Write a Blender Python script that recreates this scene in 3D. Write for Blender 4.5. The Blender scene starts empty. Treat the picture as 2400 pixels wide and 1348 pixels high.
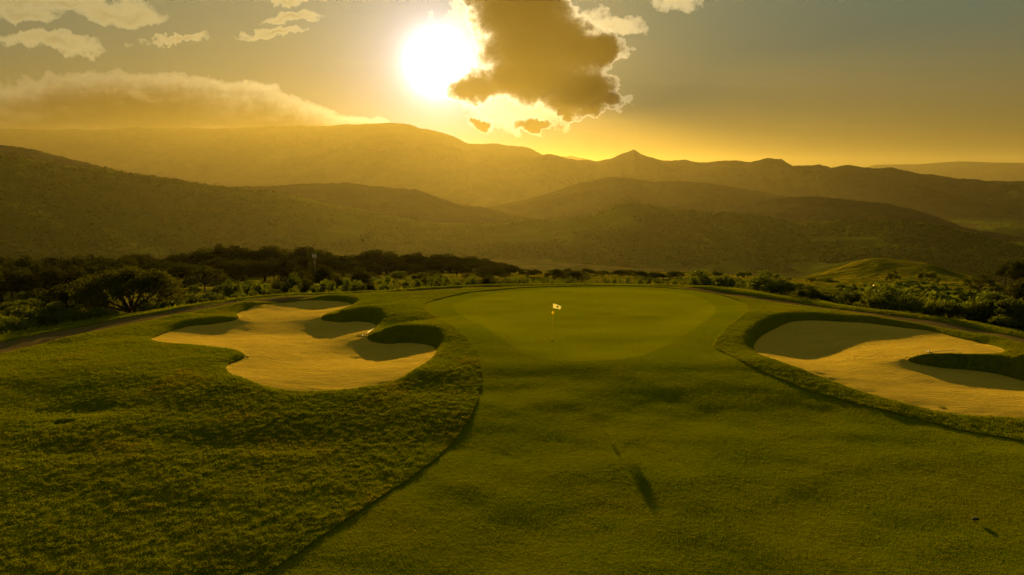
import bpy, math, random
import numpy as np
from mathutils import Vector, geometry

random.seed(7)
rng = np.random.default_rng(11)
SC = bpy.context.scene
COL = SC.collection
R = math.radians

# ------------------------------------------------------------------ camera
CAM_H, PITCH, LENS = 9.0, R(9.0), 24.0
cam_data = bpy.data.cameras.new('camera')
cam_data.lens, cam_data.sensor_width = LENS, 36.0
cam_data.clip_start, cam_data.clip_end = 0.3, 200000.0
cam = bpy.data.objects.new('camera', cam_data)
COL.objects.link(cam)
cam.location = (0, 0, CAM_H)
cam.rotation_euler = (R(90) - PITCH, 0, 0)
SC.camera = cam

# photograph survey: a point of the 2400 x 1348 picture as a direction in the world
FPX = LENS / 36.0 * 2400.0
def ray(px, py):
    u, v = (px - 1200.0) / FPX, (674.0 - py) / FPX
    return np.array([u, math.cos(PITCH) + v * math.sin(PITCH), -math.sin(PITCH) + v * math.cos(PITCH)])
def at_dist(px, py, dist):
    d = ray(px, py)
    d = d / math.hypot(d[0], d[1]) * dist
    return np.array([d[0], d[1], CAM_H + d[2]])

SUN_DIR = Vector(ray(1027, 148)).normalized()
SUN_EL = math.asin(SUN_DIR.z)
SUN_AZ = math.atan2(SUN_DIR.x, SUN_DIR.y)

# ------------------------------------------------------------------ colour management
SC.view_settings.view_transform = 'Standard'
SC.view_settings.look = 'None'
SC.view_settings.gamma = 1.0
SC.view_settings.use_curve_mapping = False
SC.view_settings.exposure = 1.0
EXPO = 2.0 ** SC.view_settings.exposure
cy = SC.cycles
cy.use_denoising = True
cy.max_bounces = 6
cy.diffuse_bounces = 2
cy.glossy_bounces = 2
cy.transmission_bounces = 4
cy.transparent_max_bounces = 8
cy.volume_bounces = 0
cy.sample_clamp_indirect = 4.0

def lin(r, g, b):
    f = lambda c: (c / 255 / 12.92) if c <= 10.3 else ((c / 255 + 0.055) / 1.055) ** 2.4
    return (f(r), f(g), f(b))

# ------------------------------------------------------------------ node expression helper
class X:
    """a socket inside a node tree, with arithmetic"""
    def __init__(s, g, sock): s.g, s.k = g, sock
    def __add__(s, o): return s.g.m('ADD', s, o)
    __radd__ = __add__
    def __sub__(s, o): return s.g.m('SUBTRACT', s, o)
    def __rsub__(s, o): return s.g.m('SUBTRACT', o, s)
    def __mul__(s, o): return s.g.m('MULTIPLY', s, o)
    __rmul__ = __mul__
    def __truediv__(s, o): return s.g.m('DIVIDE', s, o)
    def __pow__(s, o): return s.g.m('POWER', s, o)

class G:
    def __init__(s, tree): s.t = tree
    def new(s, kind, **props):
        n = s.t.nodes.new(kind)
        for k, v in props.items(): setattr(n, k, v)
        return n
    def put(s, sock, v):
        if isinstance(v, X): s.t.links.new(v.k, sock)
        elif v is not None: sock.default_value = v
    def m(s, op, a, b=None, c=None):
        n = s.new('ShaderNodeMath', operation=op)
        s.put(n.inputs[0], a)
        if b is not None: s.put(n.inputs[1], b)
        if c is not None: s.put(n.inputs[2], c)
        return X(s, n.outputs[0])
    def v(s, op, a, b=None, scale=None, val=False):
        n = s.new('ShaderNodeVectorMath', operation=op)
        s.put(n.inputs[0], a)
        if b is not None: s.put(n.inputs[1], b)
        if scale is not None: s.put(n.inputs['Scale'], scale)
        return X(s, n.outputs['Value' if val else 'Vector'])
    def step(s, x, a, b, lo=0.0, hi=1.0, smooth=True):
        n = s.new('ShaderNodeMapRange', interpolation_type='SMOOTHSTEP' if smooth else 'LINEAR')
        for i, q in enumerate((x, a, b, lo, hi)): s.put(n.inputs[i], q)
        return X(s, n.outputs[0])
    def noise(s, vec, scale, detail=4.0, rough=0.55, lac=2.0, dist=0.0, col=False):
        n = s.new('ShaderNodeTexNoise')
        s.put(n.inputs['Vector'], vec)
        n.inputs['Scale'].default_value = scale
        n.inputs['Detail'].default_value = detail
        n.inputs['Roughness'].default_value = rough
        n.inputs['Lacunarity'].default_value = lac
        n.inputs['Distortion'].default_value = dist
        return X(s, n.outputs['Color' if col else 'Fac'])
    def mix(s, f, a, b, mode='MIX'):
        n = s.new('ShaderNodeMix', data_type='RGBA', blend_type=mode)
        n.clamp_factor = True
        s.put(n.inputs[0], f)
        for i, q in ((6, a), (7, b)):
            if isinstance(q, X): s.put(n.inputs[i], q)
            else: n.inputs[i].default_value = (*q[:3], 1)
        return X(s, n.outputs[2])
    def comb(s, x, y, z):
        n = s.new('ShaderNodeCombineXYZ')
        for i, q in enumerate((x, y, z)): s.put(n.inputs[i], q)
        return X(s, n.outputs[0])
    def ramp(s, f, stops):
        n = s.new('ShaderNodeValToRGB')
        s.put(n.inputs[0], f)
        e = n.color_ramp.elements
        while len(e) < len(stops): e.new(0.5)
        for q, (p, c) in zip(e, stops):
            q.position = p; q.color = (*c, 1)
        return X(s, n.outputs[0])

# ------------------------------------------------------------------ world: low sun behind broken cloud
world = bpy.data.worlds.new('World')
SC.world = world
world.use_nodes = True
wt = world.node_tree
wt.nodes.clear()
g = G(wt)
geo = g.new('ShaderNodeTexCoord')
D = g.v('NORMALIZE', X(g, geo.outputs['Generated']))
sep = g.new('ShaderNodeSeparateXYZ'); g.put(sep.inputs[0], D)
dx, dy, dz = (X(g, sep.outputs[i]) for i in range(3))
el = g.m('MAXIMUM', dz, 0.0)
cosang = g.v('DOT_PRODUCT', D, tuple(SUN_DIR), val=True)
theta = g.m('ARCCOSINE', g.m('MINIMUM', cosang, 0.999999)) * 57.2958     # degrees from the sun
nish = g.new('ShaderNodeTexSky', sky_type='NISHITA')
nish.sun_disc = False
nish.sun_elevation = SUN_EL
nish.sun_rotation = SUN_AZ
nish.altitude = 300
nish.air_density = 1.2
nish.dust_density = 3.0
nish.ozone_density = 1.0
# clear sky: the sky texture toned by the dust in the evening air
base = g.mix(1.0, X(g, nish.outputs[0]), (0.0007, 0.0009, 0.0009), 'MULTIPLY')
elev = g.m('ARCSINE', el) * 57.2958
hor = g.m('EXPONENT', elev * -0.17)
dust = g.m('EXPONENT', theta * -0.05)
aure = g.m('EXPONENT', theta * -0.34)
core = g.m('EXPONENT', (theta * 0.55) ** 2.0 * -1.0)
def vcol(c, k): return g.v('SCALE', c, scale=k)
def sc3(c, s=1.0): return tuple(q * s / EXPO for q in c)
sky = g.v('ADD', base, g.mix(g.step(elev, 0.0, 14.0), sc3((0.120, 0.085, 0.010)), sc3((0.112, 0.140, 0.092))))
sky = g.v('ADD', sky, vcol(sc3((0.06, 0.02, 0.0)), hor * (0.45 + dust * 0.8)))
sky = g.v('ADD', sky, vcol(sc3((0.04, 0.04, 0.02)), dust))
sky = g.v('ADD', sky, vcol(sc3((1.45, 1.30, 1.55)), aure))
sky_s = g.v('ADD', sky, vcol(sc3((3.4, 3.2, 3.4)), core))

# clouds, laid out on the plane y = 1 of world directions
ysafe = g.m('MAXIMUM', dy, 0.05)
front = g.step(dy, 0.05, 0.30)
PU, PV = dx / ysafe, dz / ysafe
P0 = g.comb(PU, PV, 0.0)
def uv(px, py):
    d = ray(px, py); return (d[0] / d[1], d[2] / d[1])
UPX = 1.0 / FPX
wob = g.v('SUBTRACT', g.noise(P0, 22.0, 4.0, 0.6, col=True), (0.5, 0.5, 0.5))
Pw = g.v('ADD', P0, g.v('SCALE', wob, scale=0.060))
wob2 = g.v('SUBTRACT', g.noise(P0, 9.0, 3.0, 0.55, col=True), (0.5, 0.5, 0.5))
Pw = g.v('ADD', Pw, g.v('SCALE', wob2, scale=0.045))
def blob(P, px, py, rx, ry):
    c = uv(px, py)
    q = g.v('MULTIPLY', g.v('SUBTRACT', P, (c[0], c[1], 0)), (1 / (rx * UPX), 1 / (ry * UPX), 0))
    return 1.0 - g.v('LENGTH', q, val=True)
def blobs(P, lst):
    out = None
    for b in lst:
        e = blob(P, *b)
        out = e if out is None else g.m('SMOOTH_MAX', out, e, 0.12)
    return out
fine = g.noise(P0, 46.0, 4.0, 0.62) - 0.5
fine2 = g.noise(g.v('MULTIPLY', P0, (0.55, 1.0, 1.0)), 30.0, 4.0, 0.6) - 0.5
puff = g.noise(g.v('MULTIPLY', P0, (0.45, 1.0, 1.0)), 13.0, 5.0, 0.6) - 0.5
puff_s = g.noise(g.v('MULTIPLY', g.v('ADD', P0, (0.006, 0.011, 0)), (0.45, 1.0, 1.0)), 13.0, 5.0, 0.6) - 0.5

def over(bg, tau, lit, shade):
    """cloud of optical depth tau over the sky: thin edges scatter the sun forward, thick parts are grey"""
    T = g.m('EXPONENT', tau * -1.0)
    rim = tau * g.m('EXPONENT', tau * -1.15) * 2.3
    c = g.v('ADD', vcol(bg, T), vcol(shade, 1.0 - T))
    return g.v('ADD', c, vcol(lit, rim))
silver = g.m('EXPONENT', theta * -0.12)
# faint streaks over the horizon
st = g.noise(g.v('MULTIPLY', P0, (1.0, 13.0, 1.0)), 3.2, 4.0, 0.6)
sky_s = g.v('ADD', sky_s, vcol(sc3((0.14, 0.09, 0.02)), g.step(st, 0.52, 0.75) * hor * front * (dust + 0.2)))
# the bank lying on the mountains
fc = g.new('ShaderNodeFloatCurve')
bank_px = [(-700, 250), (-300, 205), (0, 190), (95, 176), (110, 160), (300, 166), (420, 178), (540, 200), (640, 208), (740, 240),
           (800, 262), (900, 272), (960, 318), (1080, 360), (1250, 400), (1700, 440)]
u0, u1 = uv(-700, 250)[0], uv(1700, 440)[0]
g.put(fc.inputs['Value'], (PU - u0) / (u1 - u0))
cv = fc.mapping.curves[0]
fc.mapping.use_clip = False
for i, (px, py) in enumerate(bank_px):
    q = uv(px, py)
    loc = ((q[0] - u0) / (u1 - u0), q[1] * 2.5)
    if i < 2:
        cv.points[i].location = (loc if i == 0 else (1.0, uv(1700, 440)[1] * 2.5))
    if i >= 1 and i < len(bank_px) - 1:
        cv.points.new(*loc)
for p in cv.points: p.handle_type = 'VECTOR'
fc.mapping.update()
top = X(g, fc.outputs[0]) / 2.5
depth = (top - PV) * 60.0
bank_d = depth + puff * 3.6 + fine * 1.4
bank_q = g.m('MAXIMUM', bank_d, 0.0)
bank_tau = bank_q * 1.4 + bank_q * bank_q * 0.12
relief = g.step(puff - puff_s, -0.02, 0.14) * g.m('EXPONENT', g.m('MAXIMUM', depth, 0.0) * -0.38)
bank_shade = g.v('ADD', vcol(sc3((0.012, 0.010, 0.004)), 1.0), vcol(sc3((0.46, 0.34, 0.14)), relief * (0.5 + silver * 1.2)))
bank_shade = g.v('ADD', bank_shade, vcol(sc3((0.20, 0.13, 0.03)), silver * 0.8))
bank_lit = vcol(sc3((0.9, 0.72, 0.36)), 0.22 + silver * 1.6)
cs = over(sky_s, bank_tau * front, bank_lit, bank_shade)
# thin bright cloud under and beside the dark one
thin_d = blobs(Pw, [(1215, 250, 150, 62), (1130, 60, 110, 75), (1340, 52, 130, 46), (1440, 52, 80, 22), (1440, 122, 40, 34), (1590, 2, 62, 22), (1290, 20, 60, 70)])
thin_d = thin_d + fine * 1.5 + puff * 0.5 - 0.05
thin_tau = g.m('MAXIMUM', thin_d, 0.0) * 1.5
thin_lit = vcol(sc3((0.95, 0.74, 0.40)), 0.35 + silver * 1.5)
cs = over(cs, thin_tau * front, thin_lit, vcol(sc3((0.30, 0.22, 0.08)), 1.0 + silver * 1.6))
# the dark cloud by the sun
dark_d = blobs(Pw, [(1215, 20, 135, 100), (1265, 110, 165, 108), (1385, 112, 100, 44), (1240, 188, 160, 64), (1360, 215, 95, 56),
                    (1405, 248, 62, 32), (1110, 208, 84, 40), (1140, -20, 90, 40), (1118, 297, 27, 20), (1248, 291, 42, 15), (1325, 262, 26, 16)])
dark_d = dark_d * 1.7 + fine * 1.0 + fine2 * 0.35 + puff * 0.45
dark_q = g.m('MAXIMUM', dark_d - 0.01, 0.0)
dark_tau = dark_q * 6.5 + dark_q * dark_q * 2.0
dark_shade = g.v('ADD', vcol(sc3((0.008, 0.006, 0.002)), 1.0 + fine2 * 0.8), vcol(sc3((0.5, 0.33, 0.1)), silver * silver * 0.5))
dark_lit = vcol(sc3((1.1, 0.90, 0.50)), 0.14 + silver * 1.9)
cs = over(cs, dark_tau * front, dark_lit, dark_shade)
# small evening clouds high up
hi_d = blobs(Pw, [(120, 8, 260, 20), (270, 30, 120, 26), (60, 34, 110, 20), (120, 100, 175, 22), (415, 95, 55, 9), (690, 36, 85, 14), (650, 74, 100, 11), (680, -4, 90, 10), (-220, 60, 240, 30)])
hi_d = hi_d + fine2 * 1.7
hi_tau = g.m('MAXIMUM', hi_d - 0.02, 0.0) * 1.8
hi_lit = vcol(sc3((0.50, 0.40, 0.18)), 0.62 + silver)
cs = over(cs, hi_tau * front, hi_lit, vcol(sc3((0.15, 0.12, 0.05)), 1.0))
bgn = g.new('ShaderNodeBackground')
g.put(bgn.inputs['Color'], cs)
bgn.inputs['Strength'].default_value = 1.0
wo = g.new('ShaderNodeOutputWorld')
wt.links.new(bgn.outputs[0], wo.inputs['Surface'])
world.cycles.sampling_method = 'MANUAL'
world.cycles.sample_map_resolution = 1024

# ------------------------------------------------------------------ sun
sun_data = bpy.data.lights.new('sun', 'SUN')
sun_data.energy = 4.0
sun_data.angle = R(0.55)
sun_data.color = (1.0, 0.68, 0.15)
sun = bpy.data.objects.new('sun', sun_data)
COL.objects.link(sun)
sun.rotation_euler = SUN_DIR.to_track_quat('Z', 'Y').to_euler()
sun.location = SUN_DIR * 60

# ------------------------------------------------------------------ helpers for objects
def tag(o, label=None, cat=None, group=None, kind=None):
    if label: o['label'] = label
    if cat: o['category'] = cat
    if group: o['group'] = group
    if kind: o['kind'] = kind
    return o

def mesh_np(name, verts, faces, mat=None, parent=None, smooth=True):
    """faces: (n,3) or (n,4) array"""
    me = bpy.data.meshes.new(name)
    verts = np.asarray(verts, np.float32); faces = np.asarray(faces, np.int32)
    k = faces.shape[1]
    me.vertices.add(len(verts)); me.vertices.foreach_set('co', verts.ravel())
    me.loops.add(faces.size); me.loops.foreach_set('vertex_index', faces.ravel())
    me.polygons.add(len(faces))
    me.polygons.foreach_set('loop_start', np.arange(0, faces.size, k, dtype=np.int32))
    if smooth: me.polygons.foreach_set('use_smooth', np.ones(len(faces), bool))
    me.update(calc_edges=True)
    o = bpy.data.objects.new(name, me)
    COL.objects.link(o)
    if mat: me.materials.append(mat)
    if parent: o.parent = parent
    return o

def mesh_py(name, verts, faces, mat=None, parent=None, smooth=True):
    me = bpy.data.meshes.new(name)
    me.from_pydata([tuple(map(float, v)) for v in verts], [], faces)
    if smooth: me.polygons.foreach_set('use_smooth', [True] * len(me.polygons))
    o = bpy.data.objects.new(name, me)
    COL.objects.link(o)
    if mat: me.materials.append(mat)
    if parent: o.parent = parent
    return o

def empty(name, loc, rz=0.0):
    o = bpy.data.objects.new(name, None)
    o.empty_display_size = 0.3
    COL.objects.link(o)
    o.location = loc; o.rotation_euler = (0, 0, rz)
    return o

def tube(path, radii, n=8):
    """closed tapered tube along a path; returns verts, faces"""
    path = [Vector(p) for p in path]
    V, F = [], []
    ref = Vector((0.31, 0.17, 0.93)).normalized()
    for i, p in enumerate(path):
        t = (path[min(i + 1, len(path) - 1)] - path[max(i - 1, 0)]).normalized()
        if abs(t.dot(ref)) > 0.97: a = t.cross(Vector((1, 0, 0))).normalized()
        else: a = t.cross(ref).normalized()
        b = t.cross(a)
        for k in range(n):
            q = 2 * math.pi * k / n
            V.append(p + (a * math.cos(q) + b * math.sin(q)) * radii[i])
    for i in range(len(path) - 1):
        for k in range(n):
            k2 = (k + 1) % n
            F.append((i * n + k, i * n + k2, (i + 1) * n + k2, (i + 1) * n + k))
    F.append(tuple(range(n))[::-1])
    F.append(tuple(range((len(path) - 1) * n, len(path) * n)))
    return V, F

def join(parts):
    V, F = [], []
    for v, f in parts:
        b = len(V); V += list(v); F += [tuple(i + b for i in q) for q in f]
    return V, F

def boxvf(cx, cy_, cz, sx, sy, sz):
    V = [(cx + sx * a / 2, cy_ + sy * b / 2, cz + sz * c / 2) for a in (-1, 1) for b in (-1, 1) for c in (-1, 1)]
    F = [(0, 1, 3, 2), (4, 6, 7, 5), (0, 4, 5, 1), (2, 3, 7, 6), (0, 2, 6, 4), (1, 5, 7, 3)]
    return V, F

def sst(x, a, b):
    t = np.clip((x - a) / (b - a), 0, 1); return t * t * (3 - 2 * t)

def _hash(ix, iy, seed):
    h = (ix.astype(np.int64) * 374761393 + iy.astype(np.int64) * 668265263 + seed * 974634777) & 0xffffffff
    h = ((h ^ (h >> 13)) * 1274126177) & 0xffffffff
    return ((h ^ (h >> 16)) & 0xffff) / 65535.0
def vnoise(x, y, seed=0):
    ix, iy = np.floor(x), np.floor(y)
    fx, fy = x - ix, y - iy
    fx = fx * fx * fx * (fx * (fx * 6 - 15) + 10); fy = fy * fy * fy * (fy * (fy * 6 - 15) + 10)
    a, b = _hash(ix, iy, seed), _hash(ix + 1, iy, seed)
    c, d = _hash(ix, iy + 1, seed), _hash(ix + 1, iy + 1, seed)
    return (a + (b - a) * fx) * (1 - fy) + (c + (d - c) * fx) * fy
def fbm(x, y, seed=0, oct=4, gain=0.5):
    s, a, t = 0.0, 1.0, 0.0
    for i in range(oct):
        s = s + a * (vnoise(x, y, seed + i * 17) - 0.5) * 2; t += a
        x, y, a = x * 2.03 + 5.2, y * 2.03 + 1.7, a * gain
    return s / t
def ridged(x, y, seed=0, oct=4):
    s, a, t = 0.0, 1.0, 0.0
    for i in range(oct):
        s = s + a * (1 - np.abs(vnoise(x, y, seed + i * 31) - 0.5) * 2); t += a
        x, y, a = x * 2.1 + 3.1, y * 2.1 + 7.3, a * 0.5
    return s / t

# ------------------------------------------------------------------ materials
def new_mat(name):
    m = bpy.data.materials.new(name); m.use_nodes = True
    m.node_tree.nodes.clear()
    gg = G(m.node_tree)
    out = gg.new('ShaderNodeOutputMaterial')
    return m, gg, out
def principled(gg, out, col, rough=0.8, spec=0.2, normal=None, metallic=0.0):
    p = gg.new('ShaderNodeBsdfPrincipled')
    if isinstance(col, X): gg.put(p.inputs['Base Color'], col)
    else: p.inputs['Base Color'].default_value = (*col, 1)
    gg.put(p.inputs['Roughness'], rough)
    p.inputs['Specular IOR Level'].default_value = spec
    p.inputs['Metallic'].default_value = metallic
    if normal is not None: gg.put(p.inputs['Normal'], normal)
    gg.t.links.new(p.outputs[0], out.inputs['Surface'])
    return p
def bump(gg, h, strength, dist):
    b = gg.new('ShaderNodeBump')
    b.inputs['Strength'].default_value = strength
    b.inputs['Distance'].default_value = dist
    gg.put(b.inputs['Height'], h)
    return X(gg, b.outputs[0])
def pos(gg):
    n = gg.new('ShaderNodeNewGeometry'); return X(gg, n.outputs['Position'])
def plain(name, col, rough=0.6, spec=0.3, metallic=0.0, var=0.15, scale=30.0):
    m, gg, out = new_mat(name)
    tc = gg.new('ShaderNodeTexCoord')
    n = gg.noise(X(gg, tc.outputs['Object']), scale, 4.0)
    c = gg.mix(n, tuple(q * (1 - var) for q in col), tuple(min(1, q * (1 + var)) for q in col))
    principled(gg, out, c, rough, spec, metallic=metallic)
    return m

def diffuse(gg, out, c, nrm=None, fuzz=None):
    p = gg.new('ShaderNodeBsdfDiffuse'); gg.put(p.inputs['Color'], c); p.inputs['Roughness'].default_value = 0.0
    if nrm is not None: gg.put(p.inputs['Normal'], nrm)
    last = p
    if fuzz:                                  # upright blade tips scatter light forward
        sh = gg.new('ShaderNodeBsdfSheen'); sh.inputs['Color'].default_value = (*fuzz, 1); sh.inputs['Roughness'].default_value = 0.5
        if nrm is not None: gg.put(sh.inputs['Normal'], nrm)
        last = gg.new('ShaderNodeAddShader')
        gg.t.links.new(p.outputs[0], last.inputs[0]); gg.t.links.new(sh.outputs[0], last.inputs[1])
    gg.t.links.new(last.outputs[0], out.inputs['Surface'])
def grass_mat(name, c1, c2, c3, fine, b_str, b_dist, trans=0.0, fuzz=None, stretch=(1, 1, 1), patch=0.35):
    """mown turf seen from above: tone patches, blade grain, and fine relief"""
    m, gg, out = new_mat(name)
    P = pos(gg)
    big = gg.noise(P, patch, 4.0, 0.6)
    mid = gg.noise(gg.v('MULTIPLY', P, stretch), fine * 0.22, 4.0, 0.65)
    sm = gg.noise(gg.v('MULTIPLY', P, stretch), fine, 3.0, 0.7)
    c = gg.mix(gg.step(big, 0.35, 0.68), c1, c2)
    c = gg.mix(gg.step(mid, 0.42, 0.75) * 0.55, c, c3)
    c = gg.mix(1.0, c, gg.mix(sm, (0.55, 0.55, 0.55), (1.45, 1.45, 1.45)), 'MULTIPLY')
    c = gg.mix(1.0, c, gg.mix(gg.step(gg.noise(gg.v('MULTIPLY', P, stretch), 6.0, 3.0, 0.7), 0.3, 0.7, smooth=False), (0.70, 0.72, 0.7), (1.22, 1.20, 1.2)), 'MULTIPLY')
    nrm = bump(gg, sm + mid * 1.6, b_str, b_dist)
    diffuse(gg, out, c, nrm, fuzz)
    return m

M = {}
M['green'] = grass_mat('putting_turf', (0.095, 0.104, 0.001), (0.115, 0.117, 0.001), (0.130, 0.125, 0.002), 28.0, 0.25, 0.02, fuzz=(0.11, 0.11, 0.0), stretch=(0.6, 1.6, 1), patch=0.30)
M['fairway'] = grass_mat('fairway_turf', (0.085, 0.104, 0.001), (0.118, 0.110, 0.001), (0.150, 0.118, 0.002), 18.0, 0.6, 0.035, fuzz=(0.098, 0.104, 0.0), stretch=(0.7, 1.4, 1), patch=0.22)
M['rough'] = grass_mat('rough_turf', (0.082, 0.105, 0.001), (0.120, 0.108, 0.001), (0.15, 0.115, 0.002), 9.0, 0.9, 0.10, fuzz=(0.12, 0.12, 0.0), stretch=(0.6, 1.3, 1), patch=0.30)
M['meadow'] = grass_mat('meadow_turf', (0.085, 0.085, 0.002), (0.19, 0.15, 0.008), (0.085, 0.080, 0.002), 2.5, 1.0, 0.5, patch=0.045)

def sand_mat():
    m, gg, out = new_mat('bunker_sand')
    P = pos(gg)
    w = gg.v('ADD', P, gg.v('SCALE', gg.noise(P, 0.35, 3.0, 0.5, col=True), scale=1.6))
    lines = gg.noise(gg.v('MULTIPLY', w, (0.7, 5.0, 1)), 2.2, 4.0, 0.6)
    gr = gg.noise(P, 26.0, 4.0, 0.7)
    big = gg.noise(P, 0.5, 3.0)
    c = gg.mix(big, (0.74, 0.485, 0.060), (0.80, 0.53, 0.080))
    c = gg.mix(1.0, c, gg.mix(gr, (0.72, 0.72, 0.70), (1.25, 1.25, 1.25)), 'MULTIPLY')
    nrm = bump(gg, lines * 2.0 + gr * 0.6, 1.0, 0.24)
    diffuse(gg, out, c, nrm, (0.46, 0.29, 0.016))
    return m
M['sand'] = sand_mat()
def dirt_mat():
    m, gg, out = new_mat('path_dirt')
    P = pos(gg)
    n = gg.noise(P, 1.2, 5.0, 0.6); n2 = gg.noise(P, 14.0, 3.0, 0.6)
    c = gg.mix(n, (0.13, 0.085, 0.025), (0.19, 0.125, 0.04))
    c = gg.mix(gg.step(n2, 0.55, 0.8), c, (0.09, 0.06, 0.02))
    diffuse(gg, out, c, bump(gg, n2 + n, 0.5, 0.05))
    return m
M['dirt'] = dirt_mat()
def hill_mat(name, c1, c2, c3, s, pasture=None):
    m, gg, out = new_mat(name)
    P = pos(gg)
    a = gg.noise(P, s, 5.0, 0.6); b = gg.noise(P, s * 9, 4.0, 0.65)
    c = gg.mix(gg.step(a, 0.40, 0.62), c1, c2)
    c = gg.mix(gg.step(b, 0.5, 0.72) * 0.7, c, c3)
    if pasture:                               # grazed grassland round the course gives way to scrub down in the valley
        r_ = gg.v('LENGTH', P, val=True) + gg.noise(P, 0.012, 3.0) * 160.0
        pc_ = gg.mix(gg.step(gg.noise(P, 0.11, 5.0, 0.65), 0.36, 0.62), pasture[0], pasture[1])
        c = gg.mix(gg.step(r_, 330.0, 420.0), pc_, c)
    diffuse(gg, out, c, bump(gg, b + a * 2.0, 0.8, 0.06 / s))
    return m
M['land'] = hill_mat('valley_scrub', (0.045, 0.050, 0.010), (0.085, 0.070, 0.014), (0.030, 0.036, 0.007), 0.02, ((0.085, 0.085, 0.003), (0.19, 0.15, 0.008)))
M['hill_near'] = hill_mat('wooded_hill', (0.066, 0.080, 0.005), (0.085, 0.095, 0.006), (0.06, 0.07, 0.004), 0.006)
M['hill_far'] = hill_mat('mountain_forest', (0.026, 0.030, 0.010), (0.045, 0.044, 0.014), (0.02, 0.024, 0.008), 0.0016)

# ------------------------------------------------------------------ lie of the land
def polyline_dist(x, y, pts, closed=True):
    """distance to a polyline, and index+fraction of the nearest point"""
    x = np.asarray(x, float); y = np.asarray(y, float)
    pts = np.asarray(pts, float)
    a = pts if closed else pts[:-1]
    b = np.roll(pts, -1, 0) if closed else pts[1:]
    best = np.full(x.shape, 1e9); par = np.zeros(x.shape)
    for i in range(len(a)):
        ex, ey = b[i] - a[i]
        L = ex * ex + ey * ey + 1e-12
        t = np.clip(((x - a[i, 0]) * ex + (y - a[i, 1]) * ey) / L, 0, 1)
        d = np.hypot(x - a[i, 0] - t * ex, y - a[i, 1] - t * ey)
        w = d < best
        best = np.where(w, d, best); par = np.where(w, i + t, par)
    return best, par
def inside(x, y, pts):
    x = np.asarray(x, float); y = np.asarray(y, float)
    r = np.zeros(x.shape, bool)
    n = len(pts); j = n - 1
    for i in range(n):
        xi, yi = pts[i]; xj, yj = pts[j]
        if yi != yj:
            r ^= ((yi > y) != (yj > y)) & (x < (xj - xi) * (y - yi) / (yj - yi) + xi)
        j = i
    return r
def smooth_curve(pts, closed=True, step=0.3):
    """Catmull-Rom through pts, resampled every step metres"""
    p = np.asarray(pts, float); n = len(p); out = []
    for i in range(n if closed else n - 1):
        if closed: q = [p[(i + k) % n] for k in (-1, 0, 1, 2)]
        else: q = [p[min(max(i + k, 0), n - 1)] for k in (-1, 0, 1, 2)]
        m_ = max(2, int(np.hypot(*(q[2] - q[1])) / step))
        for s in range(m_):
            t = s / m_
            out.append(0.5 * (2 * q[1] + (q[2] - q[0]) * t + (2 * q[0] - 5 * q[1] + 4 * q[2] - q[3]) * t * t + (3 * q[1] - q[0] - 3 * q[2] + q[3]) * t ** 3))
    if not closed: out.append(p[-1])
    return np.array(out)

def front_fall(x, y):
    y0 = 32.5 + 1.5 * np.sin(x * 0.13 + 0.6)
    s = np.maximum(y0 - y, 0)
    return -(0.072 * (1 - 0.3 * sst(-x, 9, 18)) * np.minimum(s, 8.5) * sst(s, 0, 2.5) + 0.036 * np.maximum(s - 8.5, 0))
def on_course(px, py):
    d = ray(px, py); z = 0.0
    for _ in range(30):
        t = (z - CAM_H) / d[2]
        z = 0.5 * z + 0.5 * float(front_fall(np.array(d[0] * t), np.array(d[1] * t)))
    t = (z - CAM_H) / d[2]
    return (d[0] * t, d[1] * t)

EDGE = smooth_curve([on_course(*p) for p in [(-900, 1090), (-420, 905), (-150, 832), (0, 797), (200, 760), (367, 733), (567, 709), (668, 698), (800, 691), (900, 686), (1000, 679), (1150, 671),
        (1300, 667.5), (1420, 666.5), (1560, 669), (1690, 679), (1834, 697), (2001, 727), (2134, 745), (2268, 766), (2400, 787), (2560, 818), (2900, 920), (3300, 1090)]], False, 1.0)
PLATEAU = np.vstack([EDGE, [(60, -40), (-60, -40)]])
LR = np.array([0, 40, 60, 110, 150, 200, 250, 320, 450, 800, 1500, 3000, 60000.0])
LZ = np.array([-1.2, -2.2, -4.2, -8.6, -12.2, -17.5, -26, -44, -75, -130, -170, -200, -200.0])
KN = at_dist(2105, 610, 235)
def land_h(x, y):
    r = np.hypot(x, y)
    z = np.interp(np.log(r + 1), np.log(LR + 1), LZ)
    k = sst(r, 60, 140) * sst(2500 - r, 0, 1500)
    z = z + k * (2.2 * fbm(x / 60, y / 60, 3, 4) + 0.5 * fbm(x / 9, y / 9, 8, 3) * sst(400 - r, 0, 200))
    ex, ey = (x - KN[0]), (y - KN[1])
    ca, sa = math.cos(0.42), math.sin(0.42)
    a, b = ex * ca - ey * sa, ex * sa + ey * ca
    z = z + 8.2 * np.exp(-((a / 22) ** 2 + (b / 22) ** 2))
    return z
def edge_dist(x, y):
    d, _ = polyline_dist(x, y, EDGE, False)
    return np.where(inside(x, y, PLATEAU), -d, d)

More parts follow.
